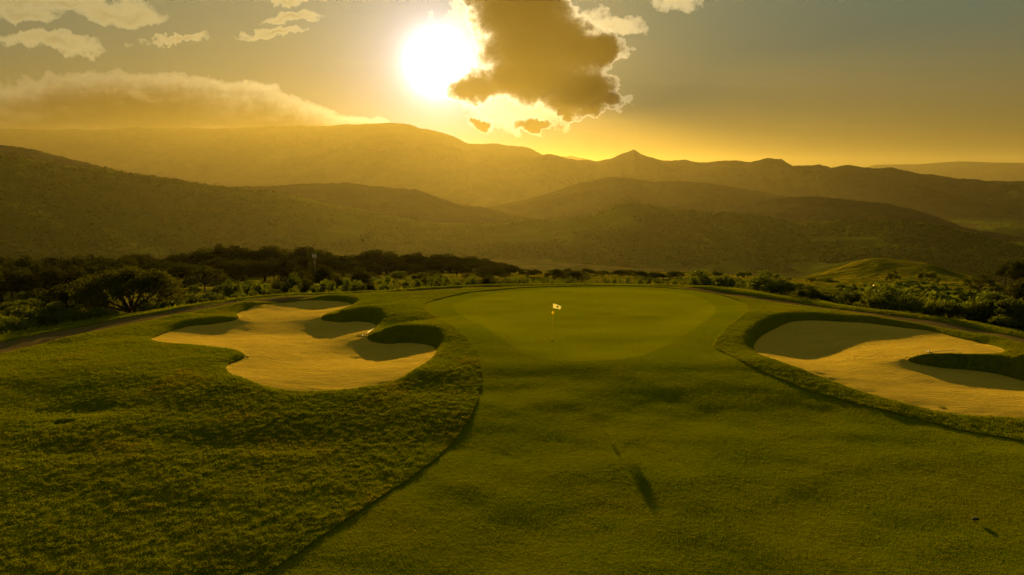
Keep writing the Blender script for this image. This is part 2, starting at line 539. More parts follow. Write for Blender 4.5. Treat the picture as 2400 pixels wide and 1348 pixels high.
# ---- outlines of the course, in metres
def outl(pxs, closed=True, step=0.25): return smooth_curve([on_course(*p) for p in pxs], closed, step)
B1 = outl([(354, 793), (390, 777), (443, 763), (501, 757), (545, 751), (559, 744), (555, 735), (575, 726), (615, 715), (676, 707), (730, 704), (784, 706), (816, 710),
           (831, 716), (812, 723), (784, 731), (760, 739), (752, 748), (766, 753), (802, 755), (838, 753), (868, 756), (881, 762), (877, 770), (866, 780), (861, 789),
           (866, 796), (883, 801), (912, 804), (945, 802), (981, 804), (1010, 810), (1023, 821), (1015, 835), (995, 852), (963, 873), (924, 893), (873, 907), (820, 915),
           (766, 918), (712, 918), (658, 915), (615, 906), (580, 893), (551, 882), (535, 872), (530, 861), (540, 852), (562, 843), (575, 835), (567, 827), (544, 821),
           (501, 815), (443, 810), (390, 805), (361, 800)])
B2 = outl([(1767, 817), (1770, 804), (1787, 787), (1814, 770), (1847, 759), (1887, 754), (1934, 754), (1984, 757), (2034, 760), (2084, 764), (2134, 770), (2184, 777),
           (2234, 789), (2284, 802), (2318, 810), (2345, 819), (2354, 825), (2345, 830), (2301, 832), (2234, 831), (2181, 830), (2151, 834), (2131, 839), (2131, 846),
           (2148, 852), (2184, 859), (2234, 866), (2284, 870), (2335, 877), (2368, 884), (2410, 895), (2500, 915), (2570, 945), (2560, 972), (2480, 982), (2400, 980),
           (2351, 978), (2268, 974), (2201, 966), (2134, 952), (2067, 934), (2001, 914), (1951, 896), (1901, 879), (1854, 862), (1814, 846), (1784, 832)])
GREEN = outl([(1067, 714), (1064, 727), (1084, 741), (1117, 760), (1167, 793), (1218, 823), (1268, 839), (1334, 846), (1400, 846), (1480, 838), (1550, 816), (1600, 790),
              (1633, 770), (1667, 744), (1678, 727), (1665, 709), (1620, 692), (1540, 680), (1440, 675.5), (1330, 675.5), (1220, 681), (1130, 693)], step=0.4)
FAIR = outl([(1400, 670), (1500, 671), (1600, 677), (1660, 685), (1710, 697), (1742, 709), (1752, 722), (1747, 737), (1724, 755), (1700, 775), (1680, 795), (1670, 813),
             (1700, 830), (1734, 850), (1774, 870), (1834, 897), (1901, 921), (2001, 949), (2101, 975), (2250, 1008), (2400, 1037), (2700, 1100), (3100, 1220), (3100, 1500),
             (2400, 2300), (1300, 2500), (300, 1900), (330, 1560), (540, 1402), (615, 1348), (680, 1308), (760, 1255), (840, 1203), (920, 1150), (990, 1103), (1040, 1060),
             (1075, 1020), (1097, 990), (1111, 964), (1121, 934), (1127, 901), (1128, 874), (1124, 844), (1114, 820), (1094, 797), (1067, 777), (1041, 759), (1014, 742),
             (998, 730), (996, 719), (1007, 709), (1034, 700), (1067, 692), (1110, 684), (1180, 678), (1260, 673)], step=0.4)
FAIR = FAIR + 0.05 * np.stack([fbm(FAIR[:, 0] * 2.1, FAIR[:, 1] * 2.1, 5, 2), fbm(FAIR[:, 0] * 2.3 + 40, FAIR[:, 1] * 2.3, 6, 2)], 1)
pc = [on_course(*p) for p in [(-600, 968), (-250, 872), (0, 813), (100, 791), (200, 770), (290, 752.5), (370, 738)]]
pc += [on_course(520, 712.5), on_course(700, 693), on_course(880, 683), on_course(1100, 670.5), on_course(1400, 663), on_course(1560, 666)]
pc += [on_course(*p) for p in [(1700, 684), (1834, 702.5), (2001, 731), (2134, 749.5), (2268, 771.5), (2400, 797), (2600, 842), (2950, 950)]]
PATHC = smooth_curve(pc, False, 0.5)
def offset(c, w):
    t = np.gradient(c, axis=0); t /= np.linalg.norm(t, axis=1)[:, None]
    return c + np.stack([-t[:, 1], t[:, 0]], 1) * w
PW = np.interp(PATHC[:, 0], [-30, -12, 0, 30], [1.25, 0.9, 0.8, 0.8])[:, None]
PATH = np.vstack([offset(PATHC, PW), offset(PATHC, -PW)[::-1]])
DRAIN = np.array(on_course(150, 990))

def bunker_edge_info(B):
    """along the sand outline: 1 where the bank stands on the far side of the sand (facing the tee), 0 where sand runs up flush"""
    nx = np.roll(B, -1, 0) - np.roll(B, 1, 0)
    nrm = np.stack([nx[:, 1], -nx[:, 0]], 1); nrm /= np.linalg.norm(nrm, axis=1)[:, None]
    area = np.sum(B[:, 0] * np.roll(B[:, 1], -1) - np.roll(B[:, 0], -1) * B[:, 1])
    if area < 0: nrm = -nrm
    s = sst(nrm[:, 1], -0.25, 0.55)
    k = np.hanning(13); k /= k.sum()
    return np.convolve(np.concatenate([s[-20:], s, s[:20]]), k, 'same')[20:-20]
def bank_heights(B, default, spots):
    """height of the grass bank along the outline: thin lip, taller on the grass fingers"""
    h = np.full(len(B), default)
    for px, py, rad, amp in spots:
        c = np.array(on_course(px, py))
        w = np.exp(-(np.hypot(*(B - c).T) / rad) ** 2)
        h = h + (amp - default) * w
    return h
BS = [(B1, bunker_edge_info(B1), 0.58, 2.6, bank_heights(B1, 0.22, [(815, 755, 2.2, 0.46), (870, 757, 1.5, 0.46), (925, 804, 2.6, 0.52), (985, 804, 1.8, 0.45), (505, 757, 2.5, 0.18)])),
      (B2, bunker_edge_info(B2), 1.9, 5.5, bank_heights(B2, 0.20, [(1810, 770, 3.5, 0.38), (2184, 859, 2.0, 0.42), (2284, 870, 3.0, 0.52), (2400, 893, 4.0, 0.7)]))]

# the outlines were read on level ground: slide each point along its sight line to the level its sand edge really has
for q_, (B, s, dep, run, bank) in enumerate(BS):
    z0 = front_fall(B[:, 0], B[:, 1])
    k_ = (CAM_H - z0 + 0.05 + 0.70 * bank * s) / (CAM_H - z0)
    Bn = B * k_[:, None]
    BS[q_] = (Bn, s, dep, run, bank)
B1, B2 = BS[0][0], BS[1][0]

def course_h(x, y, lip=True):
    z = front_fall(x, y)
    # gentle mowing undulations, quieter on the green
    gd, _ = polyline_dist(x, y, GREEN[::3]); gin = inside(x, y, GREEN)
    quiet = np.where(gin, 0.25, 0.25 + 0.75 * sst(gd, 0, 6))
    z = z + quiet * (0.12 * fbm(x / 6.5, y / 4.5, 41, 3) + 0.035 * fbm(x / 1.9, y / 1.4, 51, 2))
    z = z + 0.05 * fbm(x / 5.0 + 9, y / 3.0, 71, 2)
    z = z - 0.08 * np.exp(-(((x - 6.5) / 5) ** 2 + ((y - 27.2) / 1.6) ** 2)) + 0.06 * np.exp(-(((x - 7.5) / 5.5) ** 2 + ((y - 30.5) / 2.0) ** 2))
    # mound on the left of the tee line
    z = z + 0.04 * np.exp(-(((x + 20) / 8) ** 2 + ((y - 33.5) / 2.6) ** 2))
    for B, s, dep, run, bank in BS:
        x0, y0 = B.min(0) - 9; x1, y1 = B.max(0) + 9
        w = (x > x0) & (x < x1) & (y > y0) & (y < y1)
        if not w.any(): continue
        d, par = polyline_dist(x[w], y[w], B)
        i0 = np.floor(par).astype(int) % len(B); fr = par - np.floor(par)
        sv = s[i0] * (1 - fr) + s[(i0 + 1) % len(B)] * fr
        bk = bank[i0] * (1 - fr) + bank[(i0 + 1) % len(B)] * fr
        ins = inside(x[w], y[w], B)
        edge_z = -0.05 - 0.70 * bk * sv
        dep_l = dep * (1 - 0.68 * sst(x[w], 15.5, 20.5)) if dep > 1 else dep
        sandz = edge_z - dep_l * (sv * (1 - 0.4 * np.maximum(bk - 0.3, 0)) * sst(d, -0.2, run * 0.75) + (1 - sv) * 0.40 * sst(d, 0, run * 1.3)) - 0.03 * sst(d, 0, 0.5)
        outz = edge_z * (1 - np.sin(np.clip(d / (0.30 + 1.5 * bk * sv), 0, 1) * math.pi / 2)) + (0.45 * bk * sv + 0.03) * sst(d, 0.05, 0.9) * (1 - sst(d, 1.2, 6.5))
        z[w] = z[w] + np.where(ins, sandz, outz)
    dd = np.hypot((x - DRAIN[0]) / 0.34, (y - DRAIN[1] ) / 0.30)
    z = z - 0.30 * (1 - sst(dd, 0.55, 1.15)) - 0.14 * np.exp(-(((x - DRAIN[0]) / 1.6) ** 2 + ((y - DRAIN[1] - 1.3) / 0.9) ** 2))
    return z

def height(x, y):
    x = np.atleast_1d(np.asarray(x, float)); y = np.atleast_1d(np.asarray(y, float))
    e = edge_dist(x, y)
    near = e < 25
    z = np.zeros_like(x)
    zl = land_h(x, y)
    zc = np.zeros_like(x)
    if near.any(): zc[near] = course_h(x[near], y[near])
    nb_ = np.abs(e) < 7
    if nb_.any():
        pd, _ = polyline_dist(x[nb_], y[nb_], PATHC[::2], False)
        zc[nb_] = zc[nb_] - 0.20 * (1 - sst(pd, 0.6, 1.5))
    t = sst(e, 0.0, 16.0)
    z = zc * (1 - t) + zl * t
    r = np.hypot(x, y)
    rough_land = sst(e, 2, 12) * sst(140 - r, 0, 40)
    return z + rough_land * 0.25 * fbm(x / 4, y / 4, 91, 3)

# ------------------------------------------------------------------ one triangulated sheet, cut along the mowing lines
RD = 130.0
AZ = np.unique(np.round(np.concatenate([np.linspace(-55, 55, 331), np.linspace(55, 305, 100)]), 5))[:-1]
AZR = np.radians(AZ)
ring = np.stack([np.sin(AZR) * RD, np.cos(AZR) * RD], 1)
cand = []
def jgrid(x0, x1, y0, y1, s):
    a, b = np.meshgrid(np.arange(x0, x1, s), np.arange(y0, y1, s))
    p = np.stack([a.ravel(), b.ravel()], 1)
    return p + rng.uniform(-0.3, 0.3, p.shape) * s
pa = jgrid(-60, 60, 8, 66, 0.27)
wa = (np.abs(pa[:, 0]) < 0.80 * pa[:, 1] + 3) & (edge_dist(pa[:, 0], pa[:, 1]) < 5)
pa = pa[wa]
pb = jgrid(-100, 100, -20, 100, 1.1)
wb = ~((np.abs(pb[:, 0]) < 0.80 * pb[:, 1] + 3) & (edge_dist(pb[:, 0], pb[:, 1]) < 5) & (pb[:, 1] > 8) & (pb[:, 1] < 66) & (np.abs(pb[:, 0]) < 60)) & (np.hypot(pb[:, 0], pb[:, 1]) < 90)
wb &= (np.abs(pb[:, 0]) < 0.95 * pb[:, 1] + 25)
pb = pb[wb]
pcg = jgrid(-130, 130, -130, 130, 2.6)
rr = np.hypot(pcg[:, 0], pcg[:, 1])
wc = (rr < 128) & ~((rr < 91) & (np.abs(pcg[:, 0]) < 0.95 * pcg[:, 1] + 26) & (pcg[:, 1] > -21))
pcg = pcg[wc]
outlines = [ring, B1, B2, GREEN, FAIR, PATH]
extra = []
for B in (B1, B2):
    t = np.roll(B, -1, 0) - np.roll(B, 1, 0); t /= np.linalg.norm(t, axis=1)[:, None]
    nr = np.stack([t[:, 1], -t[:, 0]], 1)
    for o_ in (-0.45, -0.22, 0.10, 0.22, 0.40, 0.62, -0.10):
        extra.append(B + nr * o_)
dq = rng.normal(0, 0.35, (260, 2)) + DRAIN
extra.append(dq)
free = np.vstack([pa, pb, pcg] + extra)
keep = np.ones(len(free), bool)
for c in outlines[1:]:
    x0, y0 = c.min(0) - 1; x1, y1 = c.max(0) + 1
    w = np.where((free[:, 0] > x0) & (free[:, 0] < x1) & (free[:, 1] > y0) & (free[:, 1] < y1))[0]
    d, _ = polyline_dist(free[w, 0], free[w, 1], c)
    keep[w[d < 0.07]] = False
free = free[keep]
pts = [Vector(p) for p in np.vstack(outlines)]
edges, b0 = [], 0
for c in outlines:
    n = len(c); edges += [(b0 + i, b0 + (i + 1) % n) for i in range(n)]; b0 += n
pts += [Vector(p) for p in free]
cv_, ce_, cf_, _, _, _ = geometry.delaunay_2d_cdt(pts, edges, [], 0, 1e-4)
V2 = np.array([(v.x, v.y) for v in cv_]); T = np.array([f for f in cf_ if len(f) == 3], np.int32)
cen = V2[T].mean(1)
okt = np.hypot(cen[:, 0], cen[:, 1]) < RD * 1.001
T, cen = T[okt], cen[okt]
VZ = height(V2[:, 0], V2[:, 1])
reg = np.zeros(len(T), int)                      # 0 rough
ec = edge_dist(cen[:, 0], cen[:, 1])
reg[ec > 2.2] = 5
reg[inside(cen[:, 0], cen[:, 1], FAIR)] = 1
reg[inside(cen[:, 0], cen[:, 1], GREEN)] = 2
reg[inside(cen[:, 0], cen[:, 1], B1)] = 3
reg[inside(cen[:, 0], cen[:, 1], B2)] = 4
reg[inside(cen[:, 0], cen[:, 1], PATH)] = 6

# rake the sand smooth: relax the inner points, keeping the edge
et = np.vstack([T[:, [0, 1]], T[:, [1, 2]], T[:, [2, 0]]])
for k_ in (3, 4):
    tk = T[reg == k_]; ek = np.vstack([tk[:, [0, 1]], tk[:, [1, 2]], tk[:, [2, 0]]]); ek = np.vstack([ek, ek[:, ::-1]])
    sand_v = np.zeros(len(V2), bool); sand_v[tk.ravel()] = True
    other = np.zeros(len(V2), bool); other[T[reg != k_].ravel()] = True
    inner = sand_v & ~other
    deg = np.bincount(ek[:, 0], minlength=len(V2)).astype(float) + 1e-9
    for _ in range(60 if k_ == 3 else 70):
        av = np.bincount(ek[:, 0], weights=VZ[ek[:, 1]], minlength=len(V2)) / deg
        VZ[inner] = av[inner]
    xi, yi = V2[inner, 0], V2[inner, 1]
    wv = yi + 0.9 * fbm(xi / 3.0, yi / 3.0, 78, 2)
    VZ[inner] += 0.022 * fbm(xi / 1.6, wv / 0.55, 77, 2) + 0.03 * fbm(xi / 2.4, yi / 1.6, 79, 2)

def cut(name, k, mat, raise_=0.0):
    t = T[reg == k]
    used, inv = np.unique(t, return_inverse=True)
    v = np.column_stack([V2[used], VZ[used] + raise_])
    t = inv.reshape(t.shape)
    if raise_ > 0:                                # the taller grass ends in a small step: a skirt round the open edge
        e = np.vstack([t[:, [0, 1]], t[:, [1, 2]], t[:, [2, 0]]])
        key = np.sort(e, 1); code = key[:, 0].astype(np.int64) * len(v) + key[:, 1]
        u, idx, cnt = np.unique(code, return_index=True, return_counts=True)
        be = e[idx[cnt == 1]]
        n0 = len(v)
        low = v.copy(); low[:, 2] -= raise_ + 0.05
        v = np.vstack([v, low])
        t = np.vstack([t, np.column_stack([be[:, 1], be[:, 0], be[:, 0] + n0]), np.column_stack([be[:, 1], be[:, 0] + n0, be[:, 1] + n0])])
        u2, inv2 = np.unique(t, return_inverse=True)
        v = v[u2]; t = inv2.reshape(t.shape)
    return mesh_np(name, v, t, mat)
tag(cut('rough_grass', 0, M['rough'], 0.03), 'long uneven rough grass around the bunkers and fairway', 'rough grass', kind='structure')
tag(cut('fairway', 1, M['fairway']), 'close mown fairway and apron leading to the green', 'fairway', kind='structure')
tag(cut('putting_green', 2, M['green']), 'smooth oval putting green around the flagstick', 'putting green', kind='structure')
tag(cut('sand_bunker', 3, M['sand']), 'lobed sand bunker with grass fingers left of the green', 'bunker', kind='structure')
tag(cut('sand_bunker', 4, M['sand']), 'hook shaped sand bunker with one grass finger right of the green', 'bunker', kind='structure')
tag(cut('meadow', 5, M['meadow'], 0.0), 'wild grassland falling away beyond the cart path', 'meadow', kind='structure')
tag(cut('cart_path', 6, M['dirt']), 'brown dirt cart path curving behind the bunkers', 'path', kind='structure')

# ------------------------------------------------------------------ open country to the horizon
rings = [RD]
while rings[-1] < 22000: rings.append(rings[-1] * (1.018 if rings[-1] < 330 else 1.06))
rings = np.array(rings)
NA = len(AZ)
gx = np.sin(AZR)[None, :] * rings[:, None]; gy = np.cos(AZR)[None, :] * rings[:, None]
gz = height(gx.ravel(), gy.ravel()).reshape(gx.shape)
ridx = np.arange(len(rings) - 1)[:, None] * NA; k = np.arange(NA)[None, :]
q = np.stack([ridx + k, ridx + NA + k, ridx + NA + (k + 1) % NA, ridx + (k + 1) % NA], -1).reshape(-1, 4)[:, ::-1]
tag(mesh_np('open_country', np.stack([gx, gy, gz], -1).reshape(-1, 3), q, M['land']), 'rolling scrub country falling to the valley floor', 'land', kind='structure')

# ------------------------------------------------------------------ hills and mountains, each at its own distance
def hill(name, label, crest, dist, foot, back, base_z, mat, rough_amp, seed, tree=0.0, n=520, gully=1.0, sm=9, jag=0.0):
    """crest: (px, py) along the skyline; dist: metres to the crest at its two ends; foot/back: run of front and rear slope"""
    c = np.array(crest, float)
    px = np.linspace(c[0, 0], c[-1, 0], n)
    py = np.interp(px, c[:, 0], c[:, 1])
    k = np.hanning(sm); k /= k.sum()
    py = np.convolve(np.pad(py, sm // 2, 'edge'), k, 'valid')
    ds = np.interp(px, [q_[0] for q_ in dist], [q_[1] for q_ in dist]) if isinstance(dist[0], tuple) else np.linspace(dist[0], dist[1], n)
    py = py + jag * fbm(px / 26.0, px * 0 + seed * 3.3, seed + 40, 4)
    top = np.array([at_dist(a, b, d) for a, b, d in zip(px, py, ds)])
    az = np.arctan2(top[:, 0], top[:, 1]); rd = np.hypot(top[:, 0], top[:, 1])
    ts = np.concatenate([np.linspace(-1, 0, 46), np.linspace(0.06, 1, 16)])
    rows = []
    lam = foot * 0.22
    for t in ts:
        r = rd + (t * foot if t < 0 else t * back)
        x, y = np.sin(az) * r, np.cos(az) * r
        u = 1 - abs(t)
        prof = (u ** 1.25) * 0.75 + 0.25 * sst(np.array(u), 0, 1)
        h = base_z + (top[:, 2] - base_z) * prof
        amp = rough_amp * (4 * u * (1 - u)) ** 0.8
        h = h + amp * gully * (ridged(x / lam, y / lam, seed, 4) - 0.62) * 2.2 + amp * 0.5 * fbm(x / (lam * 2.4), y / (lam * 2.4), seed + 5, 3)
        if abs(t) < 0.12:
            h = h + tree * (0.5 + 0.5 * fbm(x / (tree * 3 + 1), y / (tree * 3 + 1), seed + 9, 3)) * (1 - abs(t) / 0.12)
        rows.append(np.stack([x, y, h], 1))
    vv = np.stack(rows); m_ = len(ts)
    a = (np.arange(m_ - 1)[:, None] * n + np.arange(n - 1)[None, :])
    q = np.stack([a, a + 1, a + n + 1, a + n], -1).reshape(-1, 4)
    o = mesh_np(name, vv.reshape(-1, 3), q, mat)
    tag(o, label, 'hill' if name == 'hill' else 'mountain', kind='structure')
    return vv

hill('mountain', 'pale flat topped mountain on the far horizon', [(1900, 425), (2000, 405), (2050, 386), (2150, 385), (2250, 378), (2330, 381), (2400, 382), (2520, 378), (2700, 400), (2850, 425)], (19000, 19000), 3500, 2000, -200, M['hill_far'], 120, 1)
hill('mountain', 'low far ridge showing behind the pointed peak', [(1180, 400), (1260, 372), (1340, 366), (1400, 378), (1430, 374), (1560, 375), (1640, 381), (1760, 388), (1860, 400), (1960, 420)], (14500, 14500), 3000, 2000, -200, M['hill_far'], 120, 2, jag=4.0)
hill('mountain', 'cloud capped mountain slope below the sun', [(-900, 312), (-300, 308), (0, 302), (120, 305), (230, 303), (340, 298), (450, 301), (560, 300), (650, 296), (760, 295), (850, 290), (890, 288), (940, 290), (1000, 302), (1060, 320), (1100, 336), (1126, 338), (1158, 334), (1175, 339), (1235, 344), (1265, 360), (1330, 380), (1420, 400), (1560, 425)], [(-900, 14500), (0, 11700), (300, 10800), (600, 10000), (760, 9300), (890, 8500), (1100, 8300), (1560, 7600)], 3600, 2000, -200, M['hill_far'], 80, 3, jag=3.0)
hill('mountain', 'long dark ridge with a small pointed peak', [(860, 440), (960, 430), (1040, 412), (1100, 385), (1132, 374), (1175, 378), (1240, 370), (1290, 362), (1330, 372), (1390, 378), (1430, 372), (1462, 361), (1476, 355), (1485, 350), (1493, 355), (1508, 363), (1530, 370), (1560, 377), (1605, 375), (1640, 384), (1690, 378), (1726, 375), (1760, 380), (1800, 372), (1832, 374), (1858, 389), (1920, 386), (1950, 393), (1990, 387), (2060, 396), (2090, 394), (2150, 406), (2250, 420), (2330, 425), (2400, 423), (2600, 430), (2900, 445)], (6600, 6300), 2300, 1500, -200, M['hill_far'], 80, 4, tree=5, n=1000, sm=5, jag=3.5)
hill('hill', 'middle ridge in the haze below the pointed peak', [(1080, 500), (1180, 480), (1260, 462), (1340, 436), (1390, 424), (1432, 415), (1480, 420), (1530, 428), (1590, 426), (1650, 430), (1720, 440), (1790, 452), (1850, 466), (1930, 485), (2050, 505)], (3900, 3700), 1500, 900, -200, M['hill_far'], 34, 5, tree=6)
hill('hill', 'narrow wooded ridge running down to the plain on the right', [(1560, 520), (1650, 500), (1760, 478), (1830, 465), (1890, 462), (1960, 466), (2020, 475), (2080, 480), (2150, 495), (2200, 512), (2260, 535), (2400, 560)], (2900, 2700), 900, 600, -200, M['hill_far'], 22, 6, tree=7)
hill('hill', 'rounded wooded hill in golden haze on the left', [(420, 470), (520, 442), (580, 437), (625, 440), (680, 434), (760, 432), (820, 430), (870, 437), (930, 444), (975, 446), (1020, 462), (1080, 482), (1140, 488), (1200, 505), (1260, 516), (1400, 540)], (2900, 2800), 1000, 600, -200, M['hill_far'], 24, 7, tree=7)
HL = hill('hill', 'broad green slope rising at the far left', [(-800, 240), (-300, 318), (-100, 348), (0, 362), (60, 374), (104, 381), (180, 395), (240, 396), (300, 408), (400, 422), (500, 437), (580, 446), (640, 450), (720, 468), (800, 485), (900, 505), (980, 520), (1100, 530), (1300, 545), (1500, 570)], (2100, 2300), 1300, 800, -190, M['hill_near'], 24, 8, tree=7, gully=0.8)
hill('hill', 'dark shoulder of land behind the far left slope', [(-800, 230), (-200, 330), (-60, 339), (20, 343), (70, 350), (130, 366), (190, 380), (240, 394), (330, 420), (420, 445)], (3000, 3000), 800, 700, -190, M['hill_far'], 40, 9, tree=7)
HR = hill('hill', 'wooded hill with a humped crest across the valley', [(900, 560), (1050, 535), (1150, 527), (1260, 520), (1330, 512), (1380, 508), (1420, 495), (1440, 486), (1480, 480), (1510, 482), (1540, 489), (1600, 494), (1680, 502), (1700, 500), (1760, 505), (1800, 513), (1850, 524), (1950, 520), (2080, 519), (2150, 523), (2200, 530), (2280, 550), (2350, 572), (2420, 585), (2600, 610)], (2300, 1900), 1100, 800, -190, M['hill_near'], 20, 10, tree=8)
hill('hill', 'low knoll out on the plain at the far right', [(2150, 560), (2230, 546), (2280, 540), (2330, 531), (2370, 530), (2400, 533), (2500, 530), (2700, 560)], (3600, 3300), 700, 600, -200, M['hill_near'], 20, 12, tree=6)

# ------------------------------------------------------------------ evening haze
hz_m, gg, out = new_mat('haze')
pv = gg.new('ShaderNodeVolumePrincipled')
pv.inputs['Color'].default_value = (0.92, 0.735, 0.33, 1)
pv.inputs['Density'].default_value = 1.88e-5
pv.inputs['Anisotropy'].default_value = 0.61
hz_m.node_tree.links.new(pv.outputs[0], out.inputs['Volume'])
hv, hf = boxvf(0, 0, 0, 1, 1, 1)
hzo = mesh_py('haze', [(x * 48000, y * 48000, 250 + z * 960) for x, y, z in hv], hf, hz_m, smooth=False)
tag(hzo, 'warm evening haze filling the valley', 'haze', kind='stuff')
# ------------------------------------------------------------------ foliage materials
def leaf_mat(name, c1, c2, trans, rnd=0.35, gloss=0.0, dry=None):
    m, gg, out = new_mat(name)
    info = gg.new('ShaderNodeObjectInfo')
    P = pos(gg)
    n = gg.noise(P, 1.7, 3.0, 0.6)
    c = gg.mix(n, c1, c2)
    if dry: c = gg.mix(gg.step(gg.noise(P, 0.28, 5.0, 0.65), 0.50, 0.68) * 0.75, c, dry)
    k = X(gg, info.outputs['Random']) * rnd * 2.0 + (1.0 - rnd)
    c = gg.v('SCALE', c, scale=k)
    d = gg.new('ShaderNodeBsdfDiffuse'); gg.put(d.inputs[0], c)
    t = gg.new('ShaderNodeBsdfTranslucent'); gg.put(t.inputs[0], gg.v('MULTIPLY', c, (1.55, 1.5, 0.9)))
    mx = gg.new('ShaderNodeMixShader'); mx.inputs[0].default_value = trans
    gg.t.links.new(d.outputs[0], mx.inputs[1]); gg.t.links.new(t.outputs[0], mx.inputs[2])
    last = mx
    if gloss:
        gl = gg.new('ShaderNodeBsdfGlossy'); gl.inputs['Roughness'].default_value = 0.35
        gl.inputs[0].default_value = (0.8, 0.75, 0.5, 1)
        m2 = gg.new('ShaderNodeMixShader'); m2.inputs[0].default_value = gloss
        gg.t.links.new(mx.outputs[0], m2.inputs[1]); gg.t.links.new(gl.outputs[0], m2.inputs[2]); last = m2
    gg.t.links.new(last.outputs[0], out.inputs['Surface'])
    return m
M['leaf_dark'] = leaf_mat('dark_leaves', (0.040, 0.045, 0.004), (0.065, 0.062, 0.006), 0.35)
M['leaf_wood'] = leaf_mat('wood_leaves', (0.030, 0.035, 0.003), (0.048, 0.048, 0.004), 0.28)
M['leaf_shrub'] = leaf_mat('shrub_leaves', (0.052, 0.070, 0.004), (0.098, 0.108, 0.006), 0.5, gloss=0.02)
M['leaf_pale'] = leaf_mat('pale_leaves', (0.075, 0.085, 0.008), (0.11, 0.105, 0.01), 0.45)
M['blade'] = leaf_mat('rough_blades', (0.100, 0.128, 0.001), (0.17, 0.162, 0.003), 0.5, rnd=0.0, dry=(0.19, 0.145, 0.004))
M['tall'] = leaf_mat('tall_grass_blades', (0.15, 0.18, 0.005), (0.23, 0.22, 0.012), 0.55, rnd=0.0)
M['brush'] = leaf_mat('brush_leaves', (0.075, 0.080, 0.004), (0.15, 0.125, 0.010), 0.45, rnd=0.0)
M['forest'] = leaf_mat('hill_forest', (0.060, 0.074, 0.004), (0.095, 0.105, 0.005), 0.2, rnd=0.0)
M['bark'] = plain('bark', (0.055, 0.042, 0.025), 0.9, 0.1, var=0.35, scale=9)
M['white'] = leaf_mat('flag_cloth', (0.62, 0.60, 0.58), (0.66, 0.64, 0.62), 0.6, rnd=0.0)
M['black'] = plain('flag_print', (0.02, 0.02, 0.02), 0.8, 0.1)
M['yellow'] = leaf_mat('yellow_paint', (0.9, 0.7, 0.02), (0.95, 0.75, 0.03), 0.6, rnd=0.0)
M['stick'] = leaf_mat('fibreglass_stick', (0.5, 0.42, 0.08), (0.55, 0.46, 0.1), 0.5, rnd=0.0)
M['cup'] = plain('hole_shade', (0.012, 0.011, 0.008), 0.9, 0.05)  # near-black colour stands in for the shade inside the hole and drain
M['rake_wood'] = plain('rake_handle', (0.62, 0.50, 0.30), 0.5, 0.4)
M['rake_head'] = plain('rake_head', (0.05, 0.04, 0.03), 0.6, 0.3)
M['pale_plastic'] = plain('pale_plastic', (0.75, 0.70, 0.55), 0.35, 0.5)
M['pole'] = plain('pole_wood', (0.20, 0.16, 0.10), 0.8, 0.2)
M['steel'] = plain('cable_steel', (0.08, 0.07, 0.05), 0.5, 0.5)
M['rubber'] = plain('dark_rubber', (0.012, 0.011, 0.010), 0.7, 0.2)
M['straw'] = plain('dry_straw', (0.55, 0.42, 0.12), 0.8, 0.1)

# ------------------------------------------------------------------ foliage geometry
def leaves(centres, radii, counts, size, flat=0.75, r=rng, droop=0.0, hollow=0.5):
    """rhombic leaves spread through balls of given centre and radius"""
    cs = np.repeat(np.asarray(centres, float), counts, 0); rs = np.repeat(np.asarray(radii, float), counts)
    n = len(cs)
    d = r.normal(size=(n, 3)); d /= np.linalg.norm(d, axis=1)[:, None]
    p = cs + d * (rs * (hollow + (1 - hollow) * r.random(n) ** 0.5))[:, None] * np.array([1, 1, flat])
    a = r.normal(size=(n, 3)); a[:, 2] -= droop; a /= np.linalg.norm(a, axis=1)[:, None]
    b = np.cross(a, d + 0.6 * r.normal(size=(n, 3))); b /= np.linalg.norm(b, axis=1)[:, None] + 1e-9
    s = size * (0.6 + 0.8 * r.random(n))[:, None]
    v = np.stack([p - a * s * 0.5, p + b * s * 0.30, p + a * s * 0.5, p - b * s * 0.30], 1).reshape(-1, 3)
    return v, np.arange(n * 4).reshape(-1, 4)

def limbs(base_h, tips, r0, r=random, fork=0.35, stems=1, spread=0.15):
    """trunk(s) and limbs running out to given points"""
    parts = []
    for s in range(stems):
        ox, oy = (0, 0) if stems == 1 else (math.cos(s * 2.4) * spread, math.sin(s * 2.4) * spread)
        mine = tips[s::stems]
        fk = Vector((ox * 1.5 + r.uniform(-.1, .1), oy * 1.5 + r.uniform(-.1, .1), base_h * fork))
        parts.append(tube([(ox * .6, oy * .6, -0.25), (ox, oy, base_h * fork * 0.5), fk], [r0 * 1.25, r0, r0 * 0.85], 7))
        for t in mine:
            t = Vector(t)
            m1 = fk.lerp(t, 0.45) + Vector((r.uniform(-.1, .1), r.uniform(-.1, .1), r.uniform(0, .12))) * base_h * 0.4
            parts.append(tube([fk, m1, t], [r0 * 0.55, r0 * 0.34, r0 * 0.10], 5))
    return join(parts)

